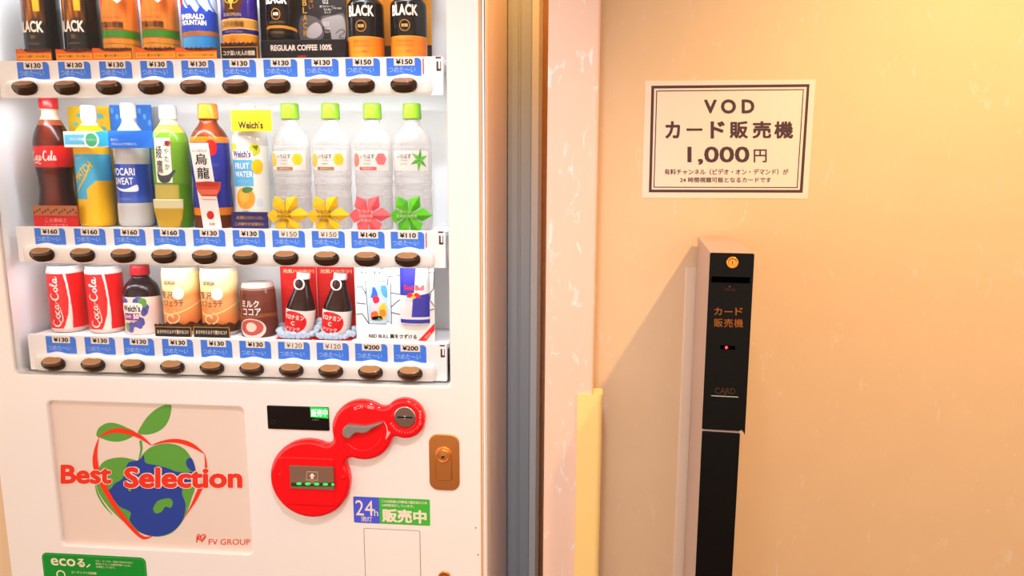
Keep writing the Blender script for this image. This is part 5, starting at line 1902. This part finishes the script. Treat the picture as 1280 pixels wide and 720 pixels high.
# white energy drink poster with its half-round can
YQ = YF + 0.022
b, W, H, loc = plate_thing('', '', '', 444.5, 543, 331, 429, 2, YQ, (238, 230, 224), thick=0.002)
def pq(px, py):
    q = P(px, py, YQ); return (q.x - loc[0], q.z - loc[2])
K = (60, 56, 58)
def S(pts, w=0.0017, c=K, layer=2):
    b.stroke([pq(*p) for p in pts], w, c, layer)
b.poly([pq(*p) for p in [(446, 336), (500, 336), (500, 410), (446, 408)]], (226, 230, 232), 0.6)
S([(445.5, 359), (453, 358.5), (457, 367)]); S([(445.5, 378.5), (457, 380)]); S([(445.5, 393), (453, 392), (458, 400), (462, 405)])
S([(485, 345.5), (500, 344.5)]); S([(485, 345.5), (484.5, 356)]); S([(489, 366), (500, 368)]); S([(489, 384), (494, 379), (500, 374.5)]); S([(489, 390.5), (500, 393)])
S([(536, 341), (542.5, 339.5), (542, 361), (538.5, 365), (537, 376)]); S([(538, 376), (543, 383)]); S([(537, 388), (543, 386)])
b.poly([pq(*p) for p in [(456.5, 352), (481.5, 351.5), (484, 355.5), (488.5, 353), (489.5, 404), (484.5, 400.5), (482.5, 405), (461, 404.5)]], (196, 214, 224), 1)
S([(456.5, 352), (481.5, 351.5), (483.5, 356), (488.5, 353), (489.5, 405), (484.5, 401), (482.5, 405), (461, 404.5), (456.5, 352)], 0.0013)
b.poly([pq(*p) for p in [(461, 357.5), (483.5, 356.5), (484.5, 400), (463.5, 400.5)]], (176, 206, 226), 2.5)
Fq = lambda pts, c, l: b.poly([pq(*p) for p in smooth_loop(pts, 4)], c, l)
Fq([(466, 359), (469, 360), (472, 367), (472, 372), (464, 372), (465, 366)], (70, 110, 196), 3)
Fq([(476, 358), (483, 358), (484, 372), (478, 368)], (90, 160, 210), 3)
Fq([(464, 374), (475, 373), (482, 380), (481, 388), (466, 390), (464, 382)], (246, 206, 206), 3)
Fq([(466, 371), (473, 371), (474, 377), (468, 379)], (236, 44, 90), 4)
Fq([(474, 384), (482, 379), (483, 396), (474, 397)], (248, 196, 60), 4)
Fq([(464, 391), (471, 389), (473, 395), (472, 399), (465, 399)], (236, 110, 60), 4)
Fq([(466, 396), (476, 395), (478, 400), (466, 400)], (120, 150, 120), 4)
Fq([(475, 388), (481, 387), (482, 394), (476, 395)], (240, 140, 50), 5)
q = pq(461, 333.5); b.text('元気になる翼が、', q[0] + 0.008, q[1], (40, 38, 40), h=0.0078, w=0.072, bold=0.05)
q = pq(464, 341); b.text('冷えてます。', q[0], q[1], (40, 38, 40), h=0.0078, w=0.049, bold=0.05)
q = pq(491, 420.3); b.text('RED BULL 翼をさずける', q[0], q[1], (50, 46, 48), h=0.0092, w=0.098, bold=0.05)
b.poly([pq(*p) for p in [(523, 428), (543.3, 404), (543.3, 413), (533, 428)]], (226, 44, 50), 2)
q = pq(534.5, 419.5); b.text('185ml', q[0], q[1], (250, 200, 190), h=0.0048, layer=3, rot=0.85)
S([(458, 427), (475, 427.4)], 0.0016); S([(508, 427.6), (522, 428)], 0.0016)
poster = finish(b, 'energy_drink_poster', 'white poster with crack lines, an ice block and a blue and silver can', 'poster', loc)
# can in half relief
q0, q1 = pq(500.3, 370), pq(537, 370)
r = (q1[0] - q0[0]) / 2
cx = (q0[0] + q1[0]) / 2
zb, zt_ = pq(518, 405)[1], pq(518, 331.5)[1]
Hc = zt_ - zb
def bull_paint(th, z):
    k = z / Hc
    c = fill(th, (222, 216, 214))
    bl = (64, 62, 166)
    up = (k > 0.50) & (th < 0.02 + (k - 0.5) * 0.4)
    lo = (k <= 0.50 + 0.03 * th) & (th > -0.12 + (k - 0.25) * 0.35)
    c[up | lo] = bl
    c[(k < 0.135) & (k > 0.095) & (th > -2)] = (228, 222, 220)
    c[(k < 0.095) & (k > 0.03)] = bl
    c[k <= 0.03] = (206, 200, 196)
    return c
b = MB(cyl(r), r * 0.1)
b.lathe([(r * 0.9, 0), (r, 0.002), (r, Hc - 0.004), (r * 0.95, Hc)], bull_paint, 220, 200)
rd = (222, 38, 54)
b.text('Red Bull', 0.001, Hc * 0.635, rd, h=0.0105, w=0.041, bold=0.05)
b.disc(0.0, Hc * 0.50, 0.0058, 0.0058, (250, 190, 50), 2)
for sg in (-1, 1):
    b.poly([(sg * x, Hc * 0.50 + y) for x, y in smooth_loop([(0.001, 0.000), (0.003, 0.005), (0.007, 0.006), (0.012, 0.002), (0.014, -0.004), (0.010, -0.003), (0.007, -0.005), (0.005, -0.002)], 3)], rd, 3)
b.text('ENERGY DRINK', -0.010, Hc * 0.42, (170, 150, 160), h=0.003, w=0.018)
for vv in b.v:
    vv[:, 1] = np.minimum(vv[:, 1], 0.0) * 0.4
o = bpy.data.objects.new('can_relief', b.mesh('can_relief', GLOSS))
col.objects.link(o)
o.parent = poster
o.location = (cx, -0.0003, zb)

# ================================================================ right-hand side
# ---- notice on the wall
def wq(px, py): return P(px, py, Y_WALL)
b = MB(pixmap(Y_WALL - 0.0008)); b.flip = True
pc = [wq(805.6, 101.5), wq(1018.6, 99.3), wq(1010.5, 248.5), wq(803.0, 247.3)]
x0, x1 = (pc[0].x + pc[3].x) / 2, (pc[1].x + pc[2].x) / 2
z1, z0 = (pc[0].z + pc[1].z) / 2, (pc[2].z + pc[3].z) / 2
b.plate([(x0, z0), (x1, z0), (x1, z1), (x0, z1)], Y_WALL - 0.0008, Y_WALL - 0.0001, (252, 236, 228))
INK = (98, 80, 88)
def frame(pts, w, l):
    b.stroke(pts, w, INK, l, closed=True)
def cornered(pts, w):
    # square mitred frame: outer and inner loops
    o_, cen = np.array(pts, float), np.mean(np.array(pts, float), 0)
    i_ = o_ - np.sign(o_ - cen) * w
    b.art(np.vstack([o_, i_]), [(k, (k + 1) % 4, 4 + (k + 1) % 4, 4 + k) for k in range(4)], INK, 1)
cornered([(814.2, 107.2), (1011.9, 105.2), (1003.2, 240.9), (811.0, 240.4)], 3.5)
cornered([(820.3, 113.2), (1004.8, 111.4), (997.0, 235.0), (816.9, 234.6)], 1.2)
T = lambda s, x0, x1, y0, y1, bold=0.0: b.text(s, (x0 + x1) / 2, (y0 + y1) / 2, INK, w=x1 - x0, h=y1 - y0, layer=2, bold=bold)
T('V', 880, 896, 124.5, 141.8, 0.06); T('O', 901, 920, 124.0, 142.2, 0.06); T('D', 927, 943, 124.2, 141.8, 0.06)
for ch, a, c in (('カ', 831.5, 850.2), ('ー', 858, 878), ('ド', 888, 906), ('販', 912, 935), ('売', 940.5, 964), ('機', 967.8, 991.5)):
    if ch == 'ー':
        T(ch, a, c, 160.4, 163.6, 0.05)
    else:
        T(ch, a, c, 151.4, 173.2, 0.055)
T('1,000', 859.0, 937.0, 183.0, 206.2, 0.04)
T('円', 942, 958.5, 186.5, 203, 0.03)
T('有料チャンネル（ビデオ・オン・デマンド）が', 830.5, 985.5, 211.0, 218.6, 0.03)
T('24 時間視聴可能となるカードです', 850, 964, 221.5, 228.2, 0.03)
o = b.build('notice_sign', PAPER)
off = Vector(((x0 + x1) / 2, Y_WALL, (z0 + z1) / 2))
o.data.transform(Matrix.Translation(-off)); o.location = off
tag(o, 'white paper notice with a double dark border on the wall above the card machine', 'sign')

# ---- corner guard on the pillar
gx0 = P(720.0, 600, Y_PIL).x; gx1 = P(752.0, 560, Y_PIL).x
zt = P(731, 493, Y_PIL - 0.004).z
tk = 0.004
xs0 = P(720.3, 600, Y_PIL).x
ol = [(gx0, Y_PIL - 0.0004), (gx0, Y_PIL - tk)]
ro = 0.010
for i in range(9):
    w = PI / 2 * i / 8
    ol.append((gx1 - ro + ro * math.sin(w), Y_PIL - tk + ro - ro * math.cos(w)))
ol += [(gx1, Y_PIL + 0.036), (XP1 + 0.0005, Y_PIL + 0.036), (XP1 + 0.0005, Y_PIL + 0.002), (XP1 - 0.0005, Y_PIL - 0.0004)]
m = MB(); n = len(ol)
zb = 0.05
m.raw([(x, y, zb) for x, y in ol] + [(x, y, zt) for x, y in ol], [(i, n + i, n + (i + 1) % n, (i + 1) % n) for i in range(n)], (255, 255, 255))
tr_ = tessellate_polygon([[Vector((x, y, 0)) for x, y in ol]])
m.raw([(x, y, zt) for x, y in ol], [tuple(t) for t in tr_], (255, 255, 255))
m.raw([(x, y, zb) for x, y in ol], [tuple(t) for t in tr_], (255, 255, 255))
o = m.build('corner_guard', mat('yellow_guard', (255, 222, 142), 0.45))
tag(o, 'yellow corner guard wrapped round the lower edge of the wallpapered pillar', 'corner guard')

# ---- card vending post
YV = 1.12                     # distance of its front
pv = P(888.3, 316.3, YV); pw = P(942.6, 316.8, YV)
VW = (P(943.0, 316.8, YV) - P(888.3, 316.3, YV)).x
VX = (pv.x + pw.x) / 2
VZ = pv.z
DEP = 0.252
V = thing('card_vending_machine', 'tall slim black and grey card vending post standing by the wall under the notice', 'card vending machine', (VX, YV, 0))
GREYM = mat('post_grey', (196, 176, 170), 0.4)
BLK = mat('post_black', (10, 9, 8), 0.42, spec=0.14)
zn = P(903, 538.5, YV).z
hw = VW / 2
m = MB(); m.box(VX - hw + 0.001, VX + hw - 0.001, YV + 0.003, YV + DEP, zn, VZ); m.build('head_case', GREYM, V)
zc1 = zn - 0.001
lw0, lw1 = VX - hw + 0.0005, VX + hw - 0.006
m = MB(); m.box(lw0 + 0.001, lw1 - 0.001, YV + 0.004, YV + DEP - 0.002, 0.02, zc1); m.build('stand_case', GREYM, V)
m = MB(); m.plate(rrect(lw0, lw1, 0.03, zc1 - 0.0025, 0.001, 2), YV + 0.001, YV + 0.004, bevel=0.0008); m.build('stand_panel', BLK, V)
m = MB(); m.box(lw0 - 0.04, lw1 + 0.04, YV - 0.03, YV + DEP - 0.004, 0.0, 0.02); m.build('base_plate', BLK, V)
# head front with its card slot and the little lip at the lower right
m = MB()
lp = [(VX - hw, zn + 0.001), (VX + hw - 0.008, zn + 0.001), (VX + hw - 0.004, zn + 0.0035), (VX + hw + 0.001, zn - 0.0045), (VX + hw + 0.001, zn + 0.010), (VX + hw, VZ - 0.0015), (VX + hw - 0.0015, VZ), (VX - hw + 0.0015, VZ), (VX - hw, VZ - 0.0015)]
m.plate(lp, YV, YV + 0.004, bevel=0.0008)
hp = m.build('head_panel', BLK, V)
def vz(py): return P(912, py, YV).z
SX = VW / 54.6
m = MB(); m.plate(rrect(VX - hw + 0.0035, VX + hw - 0.0045, vz(353.5), vz(346.0), 0.001, 2), YV - 0.0012, YV + 0.0005, bevel=0.0008); m.build('note_slot', mat('slot_black', (2, 2, 2), 0.9, spec=0.0), hp)
c = P(915.2, 327.8, YV)
b = MB(); b.lathe([(0.0092, 0), (0.0092, 0.003), (0.0082, 0.0045), (0.0062, 0.0045), (0.0058, 0.0036), (0, 0.0038)], (255, 255, 255), 36, 12)
v = b.v[0]; b.v[0] = np.column_stack([v[:, 0], -v[:, 2], v[:, 1]]) + [c.x, YV, c.z]
lk = b.build('key_lock', mat('lock_brass', (232, 150, 60), 0.28, metal=0.9), hp)
b = MB(); b.plate(rrect(c.x - 0.0006, c.x + 0.0006, c.z - 0.003, c.z + 0.003, 0.0003, 2), YV - 0.0040, YV - 0.0035); b.build('keyhole', BLACKG, lk)
b = MB(pixmap(YV)); b.flip = True
gd = (170, 110, 40)
for s, a, c_, y0, y1 in (('カ', 893, 902.5, 384.5, 394), ('ー', 905.5, 915.5, 388.8, 390.2), ('ド', 919, 928.3, 384.3, 394), ('販', 892.6, 903.6, 398.3, 409), ('売', 905, 916, 398.3, 409), ('機', 917.5, 928.5, 398.3, 409)):
    b.text(s, (a + c_) / 2, (y0 + y1) / 2, gd, w=c_ - a, h=y1 - y0, bold=0.02)
b.build('machine_name', PAPER, hp)
b = MB(pixmap(YV)); b.flip = True
b.text('CARD', 906.3, 488.6, (96, 70, 46), w=25, h=7.6)
b.poly([(904, 492.6), (908.5, 492.6), (906.3, 494.2)], (96, 70, 46), 2)
b.build('outlet_lettering', PAPER, hp)
b = MB(pixmap(YV)); b.flip = True
b.text('▲', 912, 358.0, (150, 100, 50), w=2.8, h=2.0)
b.text('現金', 912.6, 361.8, (88, 58, 26), w=15, h=3.4)
b.build('slot_lettering', PAPER, hp)
m = MB(); q0, q1 = P(889.0, 494.8, YV), P(922.5, 495.0, YV)
m.plate(rrect(q0.x, q1.x, q0.z - 0.0007, q0.z + 0.0007, 0.0003, 2), YV - 0.0010, YV + 0.0004); m.build('card_outlet', mat('outlet_steel', (190, 200, 200), 0.2, metal=0.8), hp)
c = P(908.0, 434.4, YV)
b = MB(); b.lathe([(0.0022, 0), (0.0020, 0.0008), (0, 0.0013)], (255, 30, 30), 16, 5)
v = b.v[0]; b.v[0] = np.column_stack([v[:, 0], -v[:, 2], v[:, 1]]) + [c.x, YV, c.z]
b.build('red_lamp', mat('red_led', (255, 40, 46), 0.3, emit=6.0), hp)
m = MB(); m.plate(rrect(c.x - 0.009, c.x + 0.013, c.z - 0.003, c.z + 0.003, 0.001, 2), YV - 0.0004, YV + 0.0003); m.build('lamp_window', mat('slot_black', (2, 2, 2), 0.9, spec=0.0), hp)
V.rotation_euler = (0, 0, math.radians(-4.6))

# ---- slim pale strip added for the faint pale line beside the post
ta, tb = P(848.0, 540, Y_WALL).x, P(863, 540, Y_WALL).x
zt = P(862, 333, Y_WALL).z
b = MB()
lp = [(ta, Y_WALL - 0.0003), (ta, Y_WALL - 0.004), (ta + 0.003, Y_WALL - 0.0055), (tb - 0.003, Y_WALL - 0.0055), (tb, Y_WALL - 0.004), (tb, Y_WALL - 0.0003)]
n = len(lp)
b.raw([(x, y, 0.02) for x, y in lp] + [(x, y, zt) for x, y in lp], [(i, (i + 1) % n, n + (i + 1) % n, n + i) for i in range(n)] + [tuple(reversed(range(n))), tuple(range(n, 2 * n))], (255, 255, 255))
o = b.build('pale_wall_strip', mat('strip_ivory', (232, 214, 196), 0.45))
tag(o, 'slim pale strip running down the wall at the left of the black card machine', 'cable trunking')

# ---- lamps in the ceiling, out of the picture; the one above the gap is added
for nm, lb, x, y in (('ceiling_downlight', 'small round ceiling downlight over the right wall', SPOT.x, SPOT.y), ('ceiling_downlight', 'small round added lamp above the gap beside the vending machine', NICHE.x, NICHE.y), ('ceiling_downlight', 'round ceiling downlight in front of the vending machine', FRONT.x, FRONT.y)):
    t = thing(nm, lb, 'ceiling lamp', (x, y, CEIL))
    R_ = 0.06
    b = MB(); b.lathe([(R_, -0.002), (R_ + 0.012, -0.010), (R_ + 0.016, -0.006), (R_ + 0.016, 0.0)], (255, 255, 255), 40, 8, close=False)
    b.v[0] += [0, 0, 0]
    o = put(b, 'lamp_ring', SATIN, t)
